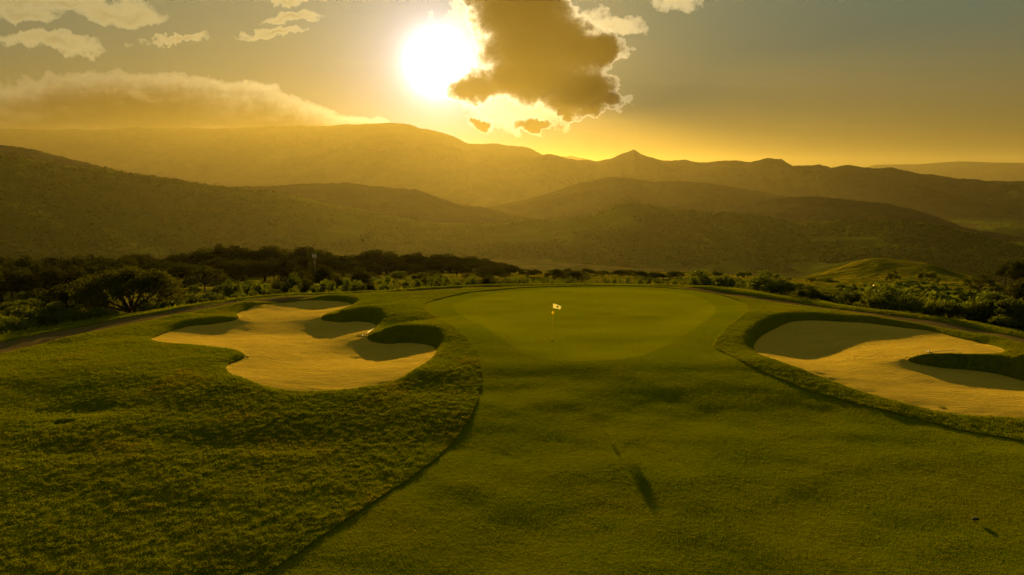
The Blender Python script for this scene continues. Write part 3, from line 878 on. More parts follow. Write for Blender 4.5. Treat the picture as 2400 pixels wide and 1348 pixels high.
def make_tree(name, mat, H, shape, nclump, clump_r, nleaf, size, r0, fork=0.35, stems=1, seed=1, flat=0.75, spread=0.15, ntips=9, hollow=0.45):
    """shape(rand) -> a clump centre inside the crown; returns the two meshes"""
    r = np.random.default_rng(seed); rr_ = random.Random(seed)
    cs = np.array([shape(r) for _ in range(nclump)])
    rad = clump_r * (0.65 + 0.7 * r.random(nclump))
    v, f = leaves(cs, rad, np.maximum(3, (nleaf / nclump * (rad / clump_r) ** 2)).astype(int), size, flat, r, hollow=hollow)
    tips = [tuple(cs[i]) for i in r.choice(nclump, min(ntips, nclump), replace=False)]
    tv, tf = limbs(H, tips, r0, rr_, fork, stems, spread)
    crown = mesh_np('crown', v, f, mat, smooth=False).data
    trunk = mesh_py('trunk', tv, tf, M['bark']).data
    for o in [o for o in bpy.data.objects if o.data in (crown, trunk)]: bpy.data.objects.remove(o)
    return (name, crown, trunk, H)

def dome(rx, z0, z1, inner=0.0):
    def f(r):
        a = r.random() * 6.283; q = (inner + (1 - inner) * r.random()) ** 0.5
        return (rx * q * math.cos(a), rx * q * math.sin(a), z0 + (z1 - z0) * (1 - q * q) ** 0.5 * (0.55 + 0.45 * r.random()))
    return f
def oval(rx, z0, z1):
    def f(r):
        while True:
            p = r.uniform(-1, 1, 3)
            q = np.linalg.norm(p)
            if 0.35 < q < 1: break
        return (rx * p[0], rx * p[1], (z0 + z1) / 2 + (z1 - z0) / 2 * p[2])
    return f
TREES = {
    'big': make_tree('spreading_tree', M['leaf_dark'], 4.6, dome(4.3, 2.1, 4.25), 90, 0.70, 14000, 0.17, 0.20, 0.26, 1, 21, 0.6, ntips=16),
    'wood1': make_tree('wood_tree', M['leaf_wood'], 8.0, oval(2.9, 1.4, 7.6), 42, 1.15, 4200, 0.42, 0.22, 0.4, 1, 31, 0.8),
    'wood2': make_tree('wood_tree', M['leaf_wood'], 8.0, dome(3.4, 2.2, 7.7), 44, 1.1, 4200, 0.42, 0.20, 0.4, 1, 32, 0.75),
    'wood3': make_tree('wood_tree', M['leaf_wood'], 8.0, oval(2.2, 1.0, 7.7), 36, 0.95, 3600, 0.40, 0.20, 0.45, 1, 33, 0.95),
    'round': make_tree('domed_tree', M['leaf_dark'], 5.0, dome(3.0, 1.6, 4.7), 60, 0.65, 7000, 0.21, 0.13, 0.4, 3, 41, 0.7, 0.5, 12),
    'round2': make_tree('domed_tree', M['leaf_dark'], 5.0, dome(2.6, 0.9, 4.7), 56, 0.7, 7000, 0.21, 0.14, 0.35, 2, 42, 0.75, 0.4, 10),
    'shrub1': make_tree('shrub', M['leaf_shrub'], 2.0, oval(1.05, 0.15, 1.85), 34, 0.34, 5200, 0.115, 0.035, 0.3, 4, 51, 0.9, 0.22, 12, 0.3),
    'shrub2': make_tree('shrub', M['leaf_shrub'], 2.0, dome(1.35, 0.25, 1.75), 36, 0.36, 5200, 0.125, 0.035, 0.25, 5, 52, 0.85, 0.3, 14, 0.3),
    'shrub3': make_tree('shrub', M['leaf_pale'], 2.0, oval(0.95, 0.1, 1.8), 30, 0.30, 3600, 0.12, 0.03, 0.25, 5, 53, 0.95, 0.3, 14, 0.2),
    'low': make_tree('low_bush', M['leaf_shrub'], 1.2, dome(1.3, 0.15, 1.05), 26, 0.32, 3600, 0.12, 0.03, 0.3, 4, 54, 0.8, 0.3, 8, 0.3),
    'sapling': make_tree('sapling', M['leaf_pale'], 4.5, dome(1.5, 3.4, 4.4), 16, 0.36, 900, 0.20, 0.05, 0.72, 2, 55, 0.6, 0.45, 8, 0.2),
    'airy': make_tree('airy_tree', M['leaf_dark'], 5.0, dome(2.6, 2.2, 4.8), 34, 0.5, 2200, 0.20, 0.10, 0.4, 1, 56, 0.55, ntips=14, hollow=0.2),
}
def plant(key, x, y, h, label, cat, group=None, wide=1.0, sink=0.0, rz=None):
    name, crown, trunk, H = TREES[key]
    z = float(ground(x, y)[0]) - sink
    e = empty(name, (x, y, z), random.uniform(0, 6.28) if rz is None else rz)
    s = h / H
    e.scale = (s * wide, s * wide, s)
    for nm, me in (('trunk', trunk), ('crown', crown)):
        o = bpy.data.objects.new(nm, me); COL.objects.link(o); o.parent = e
    return tag(e, label, cat, group)

def az_xy(px, r):
    d = ray(px, 690.0); k_ = r / math.hypot(d[0], d[1])
    return d[0] * k_, d[1] * k_
_epx = np.arange(-400, 2900, 20.0); _er = np.arange(24, 75, 0.3)
_ed = np.array([[az_xy(a, 1.0) for a in _epx]])[0]
_e = edge_dist((_ed[:, None, 0] * _er).ravel(), (_ed[:, None, 1] * _er).ravel()).reshape(len(_epx), len(_er))
_eR = _er[np.argmax(_e > 0, axis=1)]
def edge_r(px): return float(np.interp(px, _epx, _eR))
# ground levels for planting, on a fan of directions and distances
_ga = np.radians(np.linspace(-46, 46, 369)); _gr = np.arange(30, 262, 0.75)
_gz = height((np.sin(_ga)[:, None] * _gr).ravel(), (np.cos(_ga)[:, None] * _gr).ravel()).reshape(len(_ga), len(_gr))
def ground(x, y):
    x = np.atleast_1d(np.asarray(x, float)); y = np.atleast_1d(np.asarray(y, float))
    a = np.clip((np.arctan2(x, y) - _ga[0]) / (_ga[1] - _ga[0]), 0, len(_ga) - 1.001); r = np.clip((np.hypot(x, y) - 30) / 0.75, 0, len(_gr) - 1.001)
    i, j = a.astype(int), r.astype(int); fa, fr = a - i, r - j
    return (_gz[i, j] * (1 - fa) + _gz[i + 1, j] * fa) * (1 - fr) + (_gz[i, j + 1] * (1 - fa) + _gz[i + 1, j + 1] * fa) * fr
WID = {'big': 10.0, 'wood1': 7.4, 'wood2': 8.2, 'wood3': 5.8, 'round': 7.0, 'round2': 6.2, 'shrub1': 2.6, 'shrub2': 3.2, 'shrub3': 2.4, 'low': 3.0, 'sapling': 3.6, 'airy': 6.0}
def plant_px(key, px, top_py, r, label, cat, group=None, wide=1.0, hmin=0.8, wpx=None):
    x, y = az_xy(px, r)
    h = max(at_dist(px, top_py, r)[2] - float(ground(x, y)[0]), hmin)
    if wpx: wide = (wpx / FPX * r) / (WID[key] * h / TREES[key][3])
    return plant(key, x, y, h, label, cat, group, wide)

# ------------------------------------------------------------------ trees one can pick out
plant_px('big', 305, 620, 61, 'broad dark spreading tree with forked trunk beside the cart path', 'tree', wpx=245)
plant_px('round', 745, 615, 92, 'domed tree on several slender stems below the lamp pole', 'tree', wpx=112)
plant_px('round2', 845, 626, 88, 'round bushy tree right of the many stemmed domed tree', 'tree', wpx=80)
plant_px('round', 1012, 632, 108, 'low domed tree standing in front of the dark wood', 'tree', wpx=78)
plant_px('round2', 1142, 624, 128, 'wide dark tree at the right end of the wood', 'tree', wpx=118)
plant_px('round', 1300, 630, 122, 'left one of a pair of dark trees behind the green', 'tree', wpx=58)
plant_px('round2', 1348, 632, 120, 'right one of a pair of dark trees behind the green', 'tree', wpx=72)
plant_px('airy', 482, 622, 120, 'pale airy tree in front of the wood', 'tree', wpx=110)
plant_px('round2', 205, 652, 74, 'dark tree crowding the left side of the spreading tree', 'tree', wpx=120)
plant_px('round', 130, 662, 72, 'low dark tree on the meadow left of the spreading tree', 'tree', wpx=130)
plant_px('round2', 402, 652, 80, 'dark tree half hidden right of the spreading tree', 'tree', wpx=80)
plant_px('sapling', 2172, 630, 92, 'thin two stemmed sapling with a sparse crown on the right meadow', 'tree', wpx=46)
plant_px('airy', 2296, 640, 104, 'dark open crowned tree on the right meadow', 'tree', wpx=90)
plant_px('airy', 2092, 632, 130, 'slender leaning tree below the grassy knoll', 'tree', wpx=34)
plant_px('round2', 2400, 640, 90, 'dark tree at the right end of the meadow', 'tree', wpx=90)
plant_px('wood2', 2352, 612, 225, 'dark tree in the saddle right of the knoll', 'tree', 'trees right of the knoll')
plant_px('wood1', 2396, 604, 220, 'dark tree in the saddle right of the knoll', 'tree', 'trees right of the knoll')
plant_px('low', 2150, 668, 84, 'dark low thicket beneath the two stemmed sapling', 'bush', wide=2.2)
KIND = {'wood1': 'full oval crowned', 'wood2': 'broad domed', 'wood3': 'narrow tall crowned', 'shrub1': 'upright dark green', 'shrub2': 'rounded dense green', 'shrub3': 'pale loose leaved', 'low': 'low spreading', 'round': 'flat domed', 'round2': 'round headed'}
# ------------------------------------------------------------------ the wood behind the left bunker
tops = [(400, 600), (432, 594), (462, 588), (492, 580), (526, 570), (556, 574), (588, 579), (615, 577), (642, 575), (670, 583), (698, 581), (722, 577), (746, 584), (768, 591), (792, 598),
        (822, 596), (850, 588), (880, 585), (906, 589), (928, 595), (950, 598), (972, 590), (1000, 604), (1026, 597), (1050, 594), (1076, 599), (1102, 601), (1132, 605), (1160, 613), (1188, 622), (1214, 631)]
for i, (px, py) in enumerate(tops):
    plant_px('wood%d' % (1 + (i * 7) % 3), px, py, 212 + (i * 37 % 17) - 8, KIND['wood%d' % (1 + (i * 7) % 3)] + ' tree in the back row of the dark wood', 'tree', 'back row of the wood', wpx=50 + 6 * ((i * 13) % 5))
for i in range(34):
    px = 415 + i * 23.5 + random.uniform(-8, 8)
    plant_px('wood%d' % (1 + i % 3), px, random.uniform(602, 622) + max(0, px - 950) * 0.06, random.uniform(165, 195), KIND['wood%d' % (1 + i % 3)] + ' tree in the front rows of the dark wood', 'tree', 'front rows of the wood', wpx=random.uniform(54, 84))
for i in range(30):
    px = -60 + i * 16.5 + random.uniform(-7, 7)
    plant_px('wood%d' % (1 + i % 3), px, random.uniform(593, 612), random.uniform(205, 240), KIND['wood%d' % (1 + i % 3)] + ' tree in the hazy belt below the left slope', 'tree', 'tree belt below the left slope', wpx=random.uniform(40, 75))
for i in range(22):
    px = -40 + i * 21 + random.uniform(-8, 8)
    plant_px('wood%d' % (1 + (i + 1) % 3), px, random.uniform(612, 640), random.uniform(150, 190), KIND['wood%d' % (1 + (i + 1) % 3)] + ' tree at the far edge of the left meadow', 'tree', 'trees at the edge of the left meadow', hmin=2.5, wpx=random.uniform(45, 85))
for i in range(13):
    px = 1235 + i * 30 + random.uniform(-10, 10)
    plant_px('round2' if i % 2 else 'round', px, random.uniform(640, 654), random.uniform(128, 165), KIND['round2' if i % 2 else 'round'] + ' small tree in the line behind the green', 'tree', 'small trees behind the green', hmin=1.6, wpx=random.uniform(28, 52))
# ------------------------------------------------------------------ shrubs along the path
left = [(18, 738, 5, 'shrub1', 90), (62, 716, 8, 'shrub2', 90), (110, 704, 7, 'shrub1', 95), (150, 730, 4.5, 'low', 80), (178, 712, 8, 'shrub3', 70), (226, 732, 4.5, 'low', 80), (372, 706, 9, 'shrub3', 50),
        (388, 704, 6, 'low', 70), (425, 700, 6, 'shrub2', 75), (458, 704, 4, 'low', 55), (508, 690, 5, 'shrub1', 62), (560, 686, 8, 'shrub2', 60), (600, 680, 8, 'shrub3', 50), (645, 676, 9, 'shrub2', 60), (690, 668, 9, 'shrub3', 50),
        (738, 668, 9, 'shrub2', 55), (772, 654, 9, 'shrub2', 66), (806, 650, 8, 'shrub1', 60), (842, 662, 7, 'shrub2', 60), (880, 656, 12, 'shrub3', 46), (930, 652, 14, 'shrub3', 50), (988, 652, 10, 'shrub1', 62), (1024, 658, 9, 'low', 50), (1062, 654, 12, 'shrub2', 66),
        (1105, 650, 14, 'shrub2', 60), (1150, 653, 14, 'shrub3', 50), (1195, 650, 16, 'shrub2', 66), (1232, 648, 18, 'shrub1', 55)]
for i, (px, py, dr, key, w_) in enumerate(left):
    plant_px(key, px, py, edge_r(px) + dr, KIND[key] + ' shrub beside the path behind the left bunker', 'shrub', 'shrubs behind the left bunker', wpx=w_)
right = [(1612, 644, 8, 'shrub3', 46), (1650, 628, 6, 'shrub1', 86), (1692, 640, 7, 'shrub2', 50), (1720, 648, 6, 'shrub1', 60), (1800, 634, 5, 'shrub1', 100), (1838, 660, 4.2, 'shrub2', 60), (1906, 666, 5, 'shrub1', 70), (1950, 674, 6, 'shrub3', 60),
         (1992, 682, 4, 'shrub2', 70), (2058, 676, 6, 'shrub3', 60), (2098, 668, 4.6, 'shrub1', 110), (2148, 706, 3.4, 'low', 60), (2192, 706, 4.2, 'shrub3', 60), (2230, 706, 4.2, 'shrub2', 70), (2292, 680, 5, 'shrub1', 120), (2340, 686, 4.6, 'shrub2', 100),
         (2390, 694, 4, 'shrub1', 90), (2450, 690, 4.4, 'shrub2', 100), (2362, 752, 2.4, 'low', 60)]
for i, (px, py, dr, key, w_) in enumerate(right):
    plant_px(key, px, py, edge_r(px) + dr, KIND[key] + ' shrub beside the path behind the right bunker', 'shrub', 'shrubs behind the right bunker', wpx=w_)
for i in range(16):
    px = 1260 + i * 25 + random.uniform(-9, 9)
    plant_px('low' if i % 3 else 'shrub3', px, 656 + random.uniform(0, 6), edge_r(px) + random.uniform(8, 22), KIND['low' if i % 3 else 'shrub3'] + ' bush showing over the back of the green', 'bush', 'low bushes behind the green', hmin=1.2, wpx=random.uniform(34, 60))
for i in range(22):
    px = random.uniform(1500, 2450); r = random.uniform(95, 180)
    x, y = az_xy(px, r)
    plant('low' if i % 3 else 'shrub2', x, y, random.uniform(0.8, 1.7), KIND['low' if i % 3 else 'shrub2'] + ' bush scattered on the right meadow', 'bush', 'bushes on the right meadow', wide=random.uniform(1.0, 1.8))
for i in range(60):
    px = random.uniform(-80, 1000); r = random.uniform(75, 165)
    x, y = az_xy(px, r)
    plant('low' if i % 2 else 'shrub2', x, y, random.uniform(1.0, 2.4), KIND['low' if i % 2 else 'shrub2'] + ' bush scattered on the left meadow', 'bush', 'bushes on the left meadow', wide=random.uniform(1.0, 1.7))

for i in range(30):
    px = 545 + i * 23 + random.uniform(-8, 8); key = ('shrub2', 'shrub1', 'round2')[i % 3]
    plant_px(key, px, random.uniform(640, 664), edge_r(px) + random.uniform(12, 30), KIND[key] + ' thicket plant filling the hollow before the wood', 'shrub', 'thicket before the wood', wpx=random.uniform(50, 85), hmin=1.2)
for i in range(26):
    px = 1215 + i * 15.5 + random.uniform(-6, 6); key = ('shrub2', 'shrub1', 'low')[i % 3]
    plant_px(key, px, random.uniform(646, 658), edge_r(px) + random.uniform(10, 32), KIND[key] + ' plant in the hedge line beyond the green', 'bush', 'hedge line beyond the green', wpx=random.uniform(36, 60), hmin=1.2)

# ------------------------------------------------------------------ grasses
def tri_sample(sel, weight, n):
    t = T[sel]; c = cen[sel]
    a = V2[t]
    ar = 0.5 * np.abs((a[:, 1, 0] - a[:, 0, 0]) * (a[:, 2, 1] - a[:, 0, 1]) - (a[:, 2, 0] - a[:, 0, 0]) * (a[:, 1, 1] - a[:, 0, 1]))
    w = ar * weight(c[:, 0], c[:, 1]); w = w / w.sum()
    i = rng.choice(len(t), n, p=w)
    u = rng.random((n, 2)); fl = u.sum(1) > 1; u[fl] = 1 - u[fl]
    P3 = np.column_stack([V2, VZ])[t[i]]
    return P3[:, 0] + (P3[:, 1] - P3[:, 0]) * u[:, :1] + (P3[:, 2] - P3[:, 0]) * u[:, 1:]
def blades(name, p, h, w, lean, mat, label, cat):
    n = len(p)
    a = rng.random(n) * 6.283; b = rng.random(n) * 6.283
    side = np.stack([np.cos(a), np.sin(a), np.zeros(n)], 1) * (w / 2)[:, None]
    tip = p + np.stack([np.cos(b) * lean * h, np.sin(b) * lean * h, h], 1)
    v = np.stack([p - side, p + side, tip], 1).reshape(-1, 3)
    return tag(mesh_np(name, v, np.arange(n * 3).reshape(-1, 3), mat, smooth=False), label, cat, kind='stuff')
def in_view(x, y): return (np.abs(x) < 0.80 * y + 2.5) & (y > 8)
N = 620000
p = tri_sample((reg == 0) & in_view(cen[:, 0], cen[:, 1]), lambda x, y: 1.0 / np.hypot(x, y) ** 1.1, N)
p[:, 2] += 0.045
clump = 0.5 + 0.5 * fbm(p[:, 0] / 0.21, p[:, 1] / 0.14, 201, 3); big_ = 0.5 + 0.5 * fbm(p[:, 0] / 2.6, p[:, 1] / 2.0, 211, 2)
hh = (0.016 + 0.155 * np.clip(clump - 0.34, 0, 1) ** 1.2) * (0.7 + 0.7 * big_) * (0.7 + 0.6 * rng.random(N))
dd_ = np.hypot((p[:, 0] - DRAIN[0]) / 0.42, (p[:, 1] - DRAIN[1]) / 0.36)
hh = hh * (1 - 0.5 * sst(np.hypot(p[:, 0], p[:, 1]), 30, 37))
hh = np.where(dd_ < 1, 0.002, hh)
wd = 0.010 + 0.00045 * np.hypot(p[:, 0], p[:, 1]) * (0.6 + 0.8 * rng.random(N))
blades('rough_grass_blades', p, hh, wd, 0.9, M['blade'], 'tufty backlit grass blades covering the rough', 'grass')
NF = 330000
p = tri_sample((reg == 1) & in_view(cen[:, 0], cen[:, 1]) & (np.hypot(cen[:, 0], cen[:, 1]) < 38), lambda x, y: 1.0 / np.hypot(x, y) ** 1.2, NF)
p[:, 2] += 0.003
hf_ = (0.006 + 0.022 * np.clip(0.5 + 0.6 * fbm(p[:, 0] / 0.22, p[:, 1] / 0.16, 221, 3), 0, 1)) * (0.6 + 0.8 * rng.random(NF))
blades('fairway_blades', p, hf_, 0.010 + 0.0003 * np.hypot(p[:, 0], p[:, 1]), 0.7, M['blade'], 'short mown grass blades of the fairway', 'grass')
# tall cane grass behind the right path and in the left hollow
def strip(px0, px1, r0, r1, n, h0, h1, seed):
    px = rng.uniform(px0, px1, n); r = rng.uniform(r0, r1, n)
    er = np.interp(px, np.linspace(px0, px1, 30), [edge_r(q_) for q_ in np.linspace(px0, px1, 30)])
    xy = np.array([az_xy(a, b + c) for a, b, c in zip(px, r, er)])
    m_ = fbm(xy[:, 0] / 1.6, xy[:, 1] / 1.6, seed, 2) > -0.12
    xy = xy[m_]
    return np.column_stack([xy, ground(xy[:, 0], xy[:, 1])]), rng.uniform(h0, h1, len(xy))
s1 = strip(1840, 2480, 5.0, 14.0, 24000, 0.4, 1.1, 301)
s2 = strip(2170, 2460, 5.0, 11.0, 12000, 1.0, 2.2, 302)
s3 = strip(-150, 800, 2.2, 14.0, 5000, 0.12, 0.35, 303)
s4 = strip(900, 1840, 3.0, 16.0, 4000, 0.15, 0.4, 304)
pp = np.vstack([s[0] for s in (s1, s2, s3, s4)]); ph = np.concatenate([s[1] for s in (s1, s2, s3, s4)])
blades('tall_grass', pp, ph, np.full(len(pp), 0.05), 0.35, M['tall'], 'tall bright cane grass growing beyond the cart path', 'grass')
# verge grass along the path's far side
vs = strip(-150, 2480, 0.4, 2.4, 30000, 0.03, 0.12, 305)
blades('verge_grass', vs[0], vs[1], np.full(len(vs[0]), 0.03), 0.8, M['blade'], 'short ragged grass on the verge of the cart path', 'grass')
# low brush over the meadows
nb = 3400
az_ = np.radians(rng.uniform(-42, 42, nb)); rb = 62 + 190 * rng.random(nb) ** 1.1
bx_, by_ = np.sin(az_) * rb, np.cos(az_) * rb
keep_ = (edge_dist(bx_, by_) > 7) & ((bx_ < 0.12 * by_) | (rng.random(nb) < 0.25)) & (fbm(bx_ / 16, by_ / 16, 311, 3) > -0.05)
bx_, by_ = bx_[keep_], by_[keep_]
cz = ground(bx_, by_)
rad_ = rng.uniform(0.3, 0.8, len(bx_))
v, f = leaves(np.column_stack([bx_, by_, cz + rad_ * 0.3]), rad_, np.full(len(bx_), 20), 0.28, 0.5)
tag(mesh_np('undergrowth', v, f, M['brush'], smooth=False), 'low brush and weeds covering the meadows', 'undergrowth', kind='stuff')

# ------------------------------------------------------------------ forest cover on the two nearer hills
def cover(vv, n, s0, s1, seed, lo=0.0):
    r = np.random.default_rng(seed)
    rows, cols = vv.shape[:2]
    i = r.uniform(rows * lo, 48, n); j = r.uniform(0, cols - 2, n)
    i0, j0 = i.astype(int), j.astype(int); fi, fj = (i - i0)[:, None], (j - j0)[:, None]
    P_ = (vv[i0, j0] * (1 - fi) + vv[i0 + 1, j0] * fi) * (1 - fj) + (vv[i0, j0 + 1] * (1 - fi) + vv[i0 + 1, j0 + 1] * fi) * fj
    keep = fbm(P_[:, 0] / 160, P_[:, 1] / 160, seed, 3) > -0.30
    keep |= (i > 43) & (r.random(n) < 0.6)
    return P_[keep], r.uniform(s0, s1, keep.sum())
ph_ = (1 + 5 ** 0.5) / 2
ICO = np.array([(-1, ph_, 0), (1, ph_, 0), (-1, -ph_, 0), (1, -ph_, 0), (0, -1, ph_), (0, 1, ph_), (0, -1, -ph_), (0, 1, -ph_), (ph_, 0, -1), (ph_, 0, 1), (-ph_, 0, -1), (-ph_, 0, 1)]) / 1.9
ICF = np.array([(0, 11, 5), (0, 5, 1), (0, 1, 7), (0, 7, 10), (0, 10, 11), (1, 5, 9), (5, 11, 4), (11, 10, 2), (10, 7, 6), (7, 1, 8), (3, 9, 4), (3, 4, 2), (3, 2, 6), (3, 6, 8), (3, 8, 9), (4, 9, 5), (2, 4, 11), (6, 2, 10), (8, 6, 7), (9, 8, 1)])
for vv, n, sd, lab in ((HL, 20000, 401, 'distant forest covering the green slope at the far left'), (HR, 20000, 402, 'distant forest covering the humped hill across the valley')):
    c, s = cover(vv, n, 1.6, 3.6, sd)
    k_ = len(c)
    jit = 1 + 0.35 * rng.normal(size=(k_, 12, 1))
    v = c[:, None, :] + ICO[None] * jit * s[:, None, None] * np.array([1, 1, 0.9]) + np.array([0, 0, 1.0]) * s[:, None, None] * 0.6
    f = (ICF[None] + (np.arange(k_) * 12)[:, None, None]).reshape(-1, 3)
    tag(mesh_np('distant_forest', v.reshape(-1, 3), f, M['forest'], smooth=False), lab, 'forest', kind='stuff')

# ------------------------------------------------------------------ flagstick
hx, hy = on_course(1294, 800)
hz_ = float(height(hx, hy)[0])
fs = tag(empty('flagstick', (hx, hy, hz_)), 'flagstick with a white flag standing in the hole on the green', 'flagstick')
v, f = tube([(0, 0, -0.1), (0.01, 0, 1.1), (0.03, 0, 2.16)], [0.009, 0.008, 0.006], 8); mesh_py('pole', v, f, M['stick'], fs)
nx_, nz_ = 12, 8
vv_, ff_ = [], []
def flag_pt(u, w, off=0.0):
    x = 0.03 + u * 0.47; y = 0.05 * math.sin(u * 5.0) * u + off
    top_ = 2.14 - 0.16 * u ** 1.3; bot_ = 1.88 - 0.07 * u
    xe = x - 0.07 * u * (1 - w)
    return (xe, y, bot_ + (top_ - bot_) * w)
for i in range(nx_ + 1):
    for j in range(nz_ + 1): vv_.append(flag_pt(i / nx_, j / nz_))
for i in range(nx_):
    for j in range(nz_):
        a = i * (nz_ + 1) + j; ff_.append((a, a + nz_ + 1, a + nz_ + 2, a + 1))
flag = mesh_py('flag', vv_, ff_, M['white'], fs)
sm_ = flag.modifiers.new('cloth', 'SOLIDIFY'); sm_.thickness = 0.003
emb = [(0.42, 0.46), (0.46, 0.62), (0.50, 0.74), (0.56, 0.70), (0.60, 0.78), (0.66, 0.68), (0.72, 0.56), (0.76, 0.38), (0.70, 0.42), (0.66, 0.34), (0.60, 0.46), (0.54, 0.36), (0.50, 0.48)]
for off in (-0.004, 0.004):
    ev = [flag_pt(u, w, off) for u, w in emb] + [flag_pt(0.59, 0.55, off)]
    mesh_py('emblem', ev, [(i, (i + 1) % len(emb), len(emb)) for i in range(len(emb))], M['black'], flag)
for k_ in range(6):
    for off in (-0.004, 0.004):
        u0_, u1_ = 0.36 + k_ * 0.07, 0.36 + k_ * 0.07 + 0.045
        mesh_py('lettering', [flag_pt(u0_, 0.16, off), flag_pt(u1_, 0.16, off), flag_pt(u1_, 0.24, off), flag_pt(u0_, 0.24, off)], [(0, 1, 2, 3)], M['rake_wood'], flag)
bm_v, bm_f = [], []
for i in range(7):
    th = math.pi * i / 6
    for j in range(10):
        q_ = 2 * math.pi * j / 10
        rr2 = 0.062 * math.sin(th) * (1.15 if i > 3 else 1.0)
        bm_v.append((0.02 + rr2 * math.cos(q_), rr2 * math.sin(q_), 1.62 - 0.085 * math.cos(th)))
for i in range(6):
    for j in range(10): bm_f.append((i * 10 + j, i * 10 + (j + 1) % 10, i * 10 + 10 + (j + 1) % 10, i * 10 + 10 + j))
mesh_py('yellow_marker', bm_v, bm_f, M['yellow'], fs)
hc_v = [(0.07 * math.cos(a * 0.3927), 0.07 * math.sin(a * 0.3927), 0.02) for a in range(16)]
hc_v2 = [(0.054 * math.cos(a * 0.3927), 0.054 * math.sin(a * 0.3927), 0.008) for a in range(16)]
cup = mesh_py('cup', hc_v + hc_v2, [(i, (i + 1) % 16, 16 + (i + 1) % 16, 16 + i) for i in range(16)] + [tuple(range(16, 32))], M['cup'], fs)  # shallow black disc on the turf, coloured as the shade in the hole

# ------------------------------------------------------------------ rakes, marker, drain, pole
def on_ground(px, py):
    d = ray(px, py); z = -0.3
    for _ in range(12):
        t = (z - CAM_H) / d[2]
        z = 0.5 * z + 0.5 * float(height(d[0] * t, d[1] * t)[0])
    t = (z - CAM_H) / d[2]
    return (d[0] * t, d[1] * t)
def rake(px, py, px2, py2, label):
    a = np.array(on_ground(px, py)); b = np.array(on_ground(px2, py2))
    dirv = (b - a) / np.linalg.norm(b - a); L_ = 1.7
    b = a + dirv * L_
    za, zb = float(height(*a)[0]), float(height(*b)[0])
    e = tag(empty('rake', (a[0], a[1], za)), label, 'rake')
    rel = Vector((b[0] - a[0], b[1] - a[1], zb - za + 0.05))
    hv_, hf_ = tube([(0, 0, 0.05), rel * 0.35 + Vector((0, 0, 0.06)), rel + Vector((0, 0, 0.02))], [0.016, 0.017, 0.015], 7)
    mesh_py('handle', hv_, hf_, M['rake_wood'], e)
    side = Vector((-dirv[1], dirv[0], 0))
    hv_, hf_ = tube([side * -0.3 + Vector((0, 0, 0.06)), side * 0.3 + Vector((0, 0, 0.06))], [0.022, 0.022], 6)
    hd = mesh_py('head', hv_, hf_, M['rake_head'], e)
    for k_ in range(9):
        c_ = side * (-0.28 + 0.07 * k_)
        tv_, tf_ = tube([c_ + Vector((0, 0, 0.06)), c_ + Vector((-dirv[0] * .02, -dirv[1] * .02, -0.01))], [0.008, 0.004], 4)
        mesh_py('tine', tv_, tf_, M['rake_head'], hd)
    cv2, cf2 = tube([(-dirv[0] * .02, -dirv[1] * .02, 0.03), (-dirv[0] * .03, -dirv[1] * .03, 0.15)], [0.04, 0.035], 8)
    mesh_py('socket', cv2, cf2, M['pale_plastic'], e)
    gv, gf = tube([rel * 0.86 + Vector((0, 0, 0.028)), rel * 1.0 + Vector((0, 0, 0.02))], [0.021, 0.02], 8)
    mesh_py('grip', gv, gf, M['pale_plastic'], e)
rake(849, 791, 884, 768, 'bunker rake lying against the grass finger of the left bunker')
rake(2178, 828.5, 2240, 824, 'bunker rake lying on the sand behind the grass finger of the right bunker')

mx_, my_ = on_ground(2285, 1222)
mz_ = float(height(mx_, my_)[0])
mk = tag(empty('fairway_marker', (mx_, my_, mz_)), 'small dark marker plate on a short stem on the fairway', 'marker')
v, f = tube([(0, 0, -0.05), (0, 0, 0.07)], [0.012, 0.012], 8); mesh_py('stem', v, f, M['rubber'], mk)
v, f = tube([(0, 0, 0.06), (0, 0, 0.072), (0, 0, 0.10), (0.0, 0, 0.108)], [0.07, 0.095, 0.09, 0.05], 14); mesh_py('cap', v, f, M['rubber'], mk)

dz_ = float(height(DRAIN[0], DRAIN[1])[0])
dr_ = tag(empty('drain_inlet', (DRAIN[0], DRAIN[1], dz_)), 'dark round drain inlet sunk in the left rough', 'drain')
v, f = tube([(0, 0, -0.1), (0, 0, 0.045)], [0.26, 0.26], 18); mesh_py('basin', v, f, M['cup'], dr_)  # closed drum; its black top stands in for the shade down the inlet
for k_ in range(5):
    v, f = boxvf(0, -0.18 + 0.09 * k_, 0.055, 0.42, 0.03, 0.015); mesh_py('grate_bar', v, f, M['rubber'], dr_, smooth=False)

wx, wy = on_ground(301, 1216)
wz = float(height(wx, wy)[0])
ws = tag(empty('dry_stalk', (wx, wy, wz)), 'single pale dry stalk rising from the left rough', 'stalk')
v, f = tube([(0, 0, 0), (0.01, 0, 0.12), (0.0, 0.01, 0.2)], [0.004, 0.004, 0.003], 5); mesh_py('stem', v, f, M['straw'], ws)
v, f = tube([(0, 0.01, 0.19), (-0.005, 0.01, 0.23), (-0.012, 0.01, 0.27)], [0.004, 0.014, 0.004], 6); mesh_py('seed_head', v, f, M['straw'], ws)

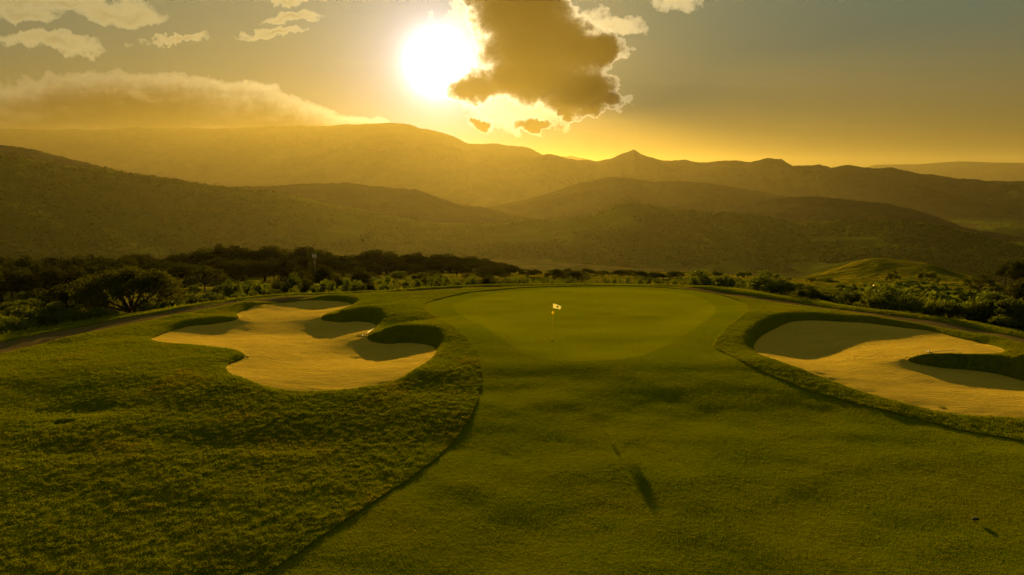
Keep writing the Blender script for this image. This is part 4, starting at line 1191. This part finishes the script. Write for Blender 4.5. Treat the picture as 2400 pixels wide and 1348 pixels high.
def pole_at(px, top_py, r, label, lamps):
    x, y = az_xy(px, r); z = float(ground(x, y)[0])
    h = at_dist(px, top_py, r)[2] - z
    e = tag(empty('lamp_pole' if lamps else 'utility_pole', (x, y, z)), label, 'pole')
    v, f = tube([(0, 0, -0.5), (0, 0, h)], [0.14, 0.09], 8); mesh_py('post', v, f, M['pole'], e)
    v, f = boxvf(0, 0, h - 0.55, 0.9, 0.09, 0.09); mesh_py('crossarm', v, f, M['pole'], e, smooth=False)
    for sx in (-0.24, 0.24):
        v, f = tube([(sx, 0, h - 0.5), (sx, 0, h - 0.42), (sx, 0, h - 0.05), (sx, 0, h + 0.02)], [0.08, 0.13, 0.13, 0.07], 10)
        mesh_py('lamp_head' if lamps else 'insulator', v, f, M['pale_plastic'] if lamps else M['pole'], e)
    return Vector((x, y, z + h - 0.6))
A_ = pole_at(741, 597, 135, 'slender pole with two white lamp heads rising out of the trees', True)
B_ = pole_at(1112, 630, 172, 'plain utility pole half hidden at the right end of the wood', False)
for k_, dz2 in enumerate((0.0, -2.1)):
    pts_ = [A_.lerp(B_, t / 14) + Vector((0, 0, dz2 - 1.6 * 4 * (t / 14) * (1 - t / 14) * 0.5)) for t in range(15)]
    v, f = tube(pts_, [0.012] * 15, 5)
    tag(mesh_py('power_cable', v, f, M['steel']), ('upper' if k_ == 0 else 'lower') + ' power cable sagging between the poles in the wood', 'cable', 'power cables in the wood')

# ------------------------------------------------------------------ absorbing core added inside the dark cloud, darkening it and shading the haze
CD = 9000.0
PXM = CD / FPX                                     # metres per survey unit at the cloud
CC = at_dist(1262, 112, CD)
cl_m, gg, out = new_mat('cloud_absorber')
Pc = gg.v('SCALE', gg.v('SUBTRACT', pos(gg), tuple(CC)), scale=1.0 / PXM)
dens = None
for (px, py, rx, ry) in [(1230, 10, 120, 100), (1268, 104, 135, 90), (1250, 178, 130, 46), (1360, 205, 80, 46), (1370, 112, 80, 36)]:
    c = at_dist(px, py, CD) - CC
    e_ = 1.0 - gg.v('LENGTH', gg.v('MULTIPLY', gg.v('SUBTRACT', Pc, tuple(c / PXM)), (1 / rx, 1 / 70.0, 1 / ry)), val=True)
    dens = e_ if dens is None else gg.m('MAXIMUM', dens, e_)
dens = gg.step(dens, 0.05, 0.8, 0.0, 0.0095)
pv = gg.new('ShaderNodeVolumePrincipled')
pv.inputs['Color'].default_value = (0.02, 0.02, 0.02, 1)
gg.put(pv.inputs['Density'], dens)
pv.inputs['Anisotropy'].default_value = 0.3
cl_m.node_tree.links.new(pv.outputs[0], out.inputs['Volume'])
cl_m.cycles.volume_step_rate = 0.6
hv, hf = boxvf(0, 0, 0, 1, 1, 1)
zb, zt = 745.0, CC[2] + 1150.0
tag(mesh_py('cloud', [(CC[0] + x * 2 * 195 * PXM, CC[1] + y * 2 * 72 * PXM, zb + (z + 0.5) * (zt - zb)) for x, y, z in hv], hf, cl_m, smooth=False),
    'added dark absorbing core in the cloud beside the sun', 'cloud', kind='stuff')
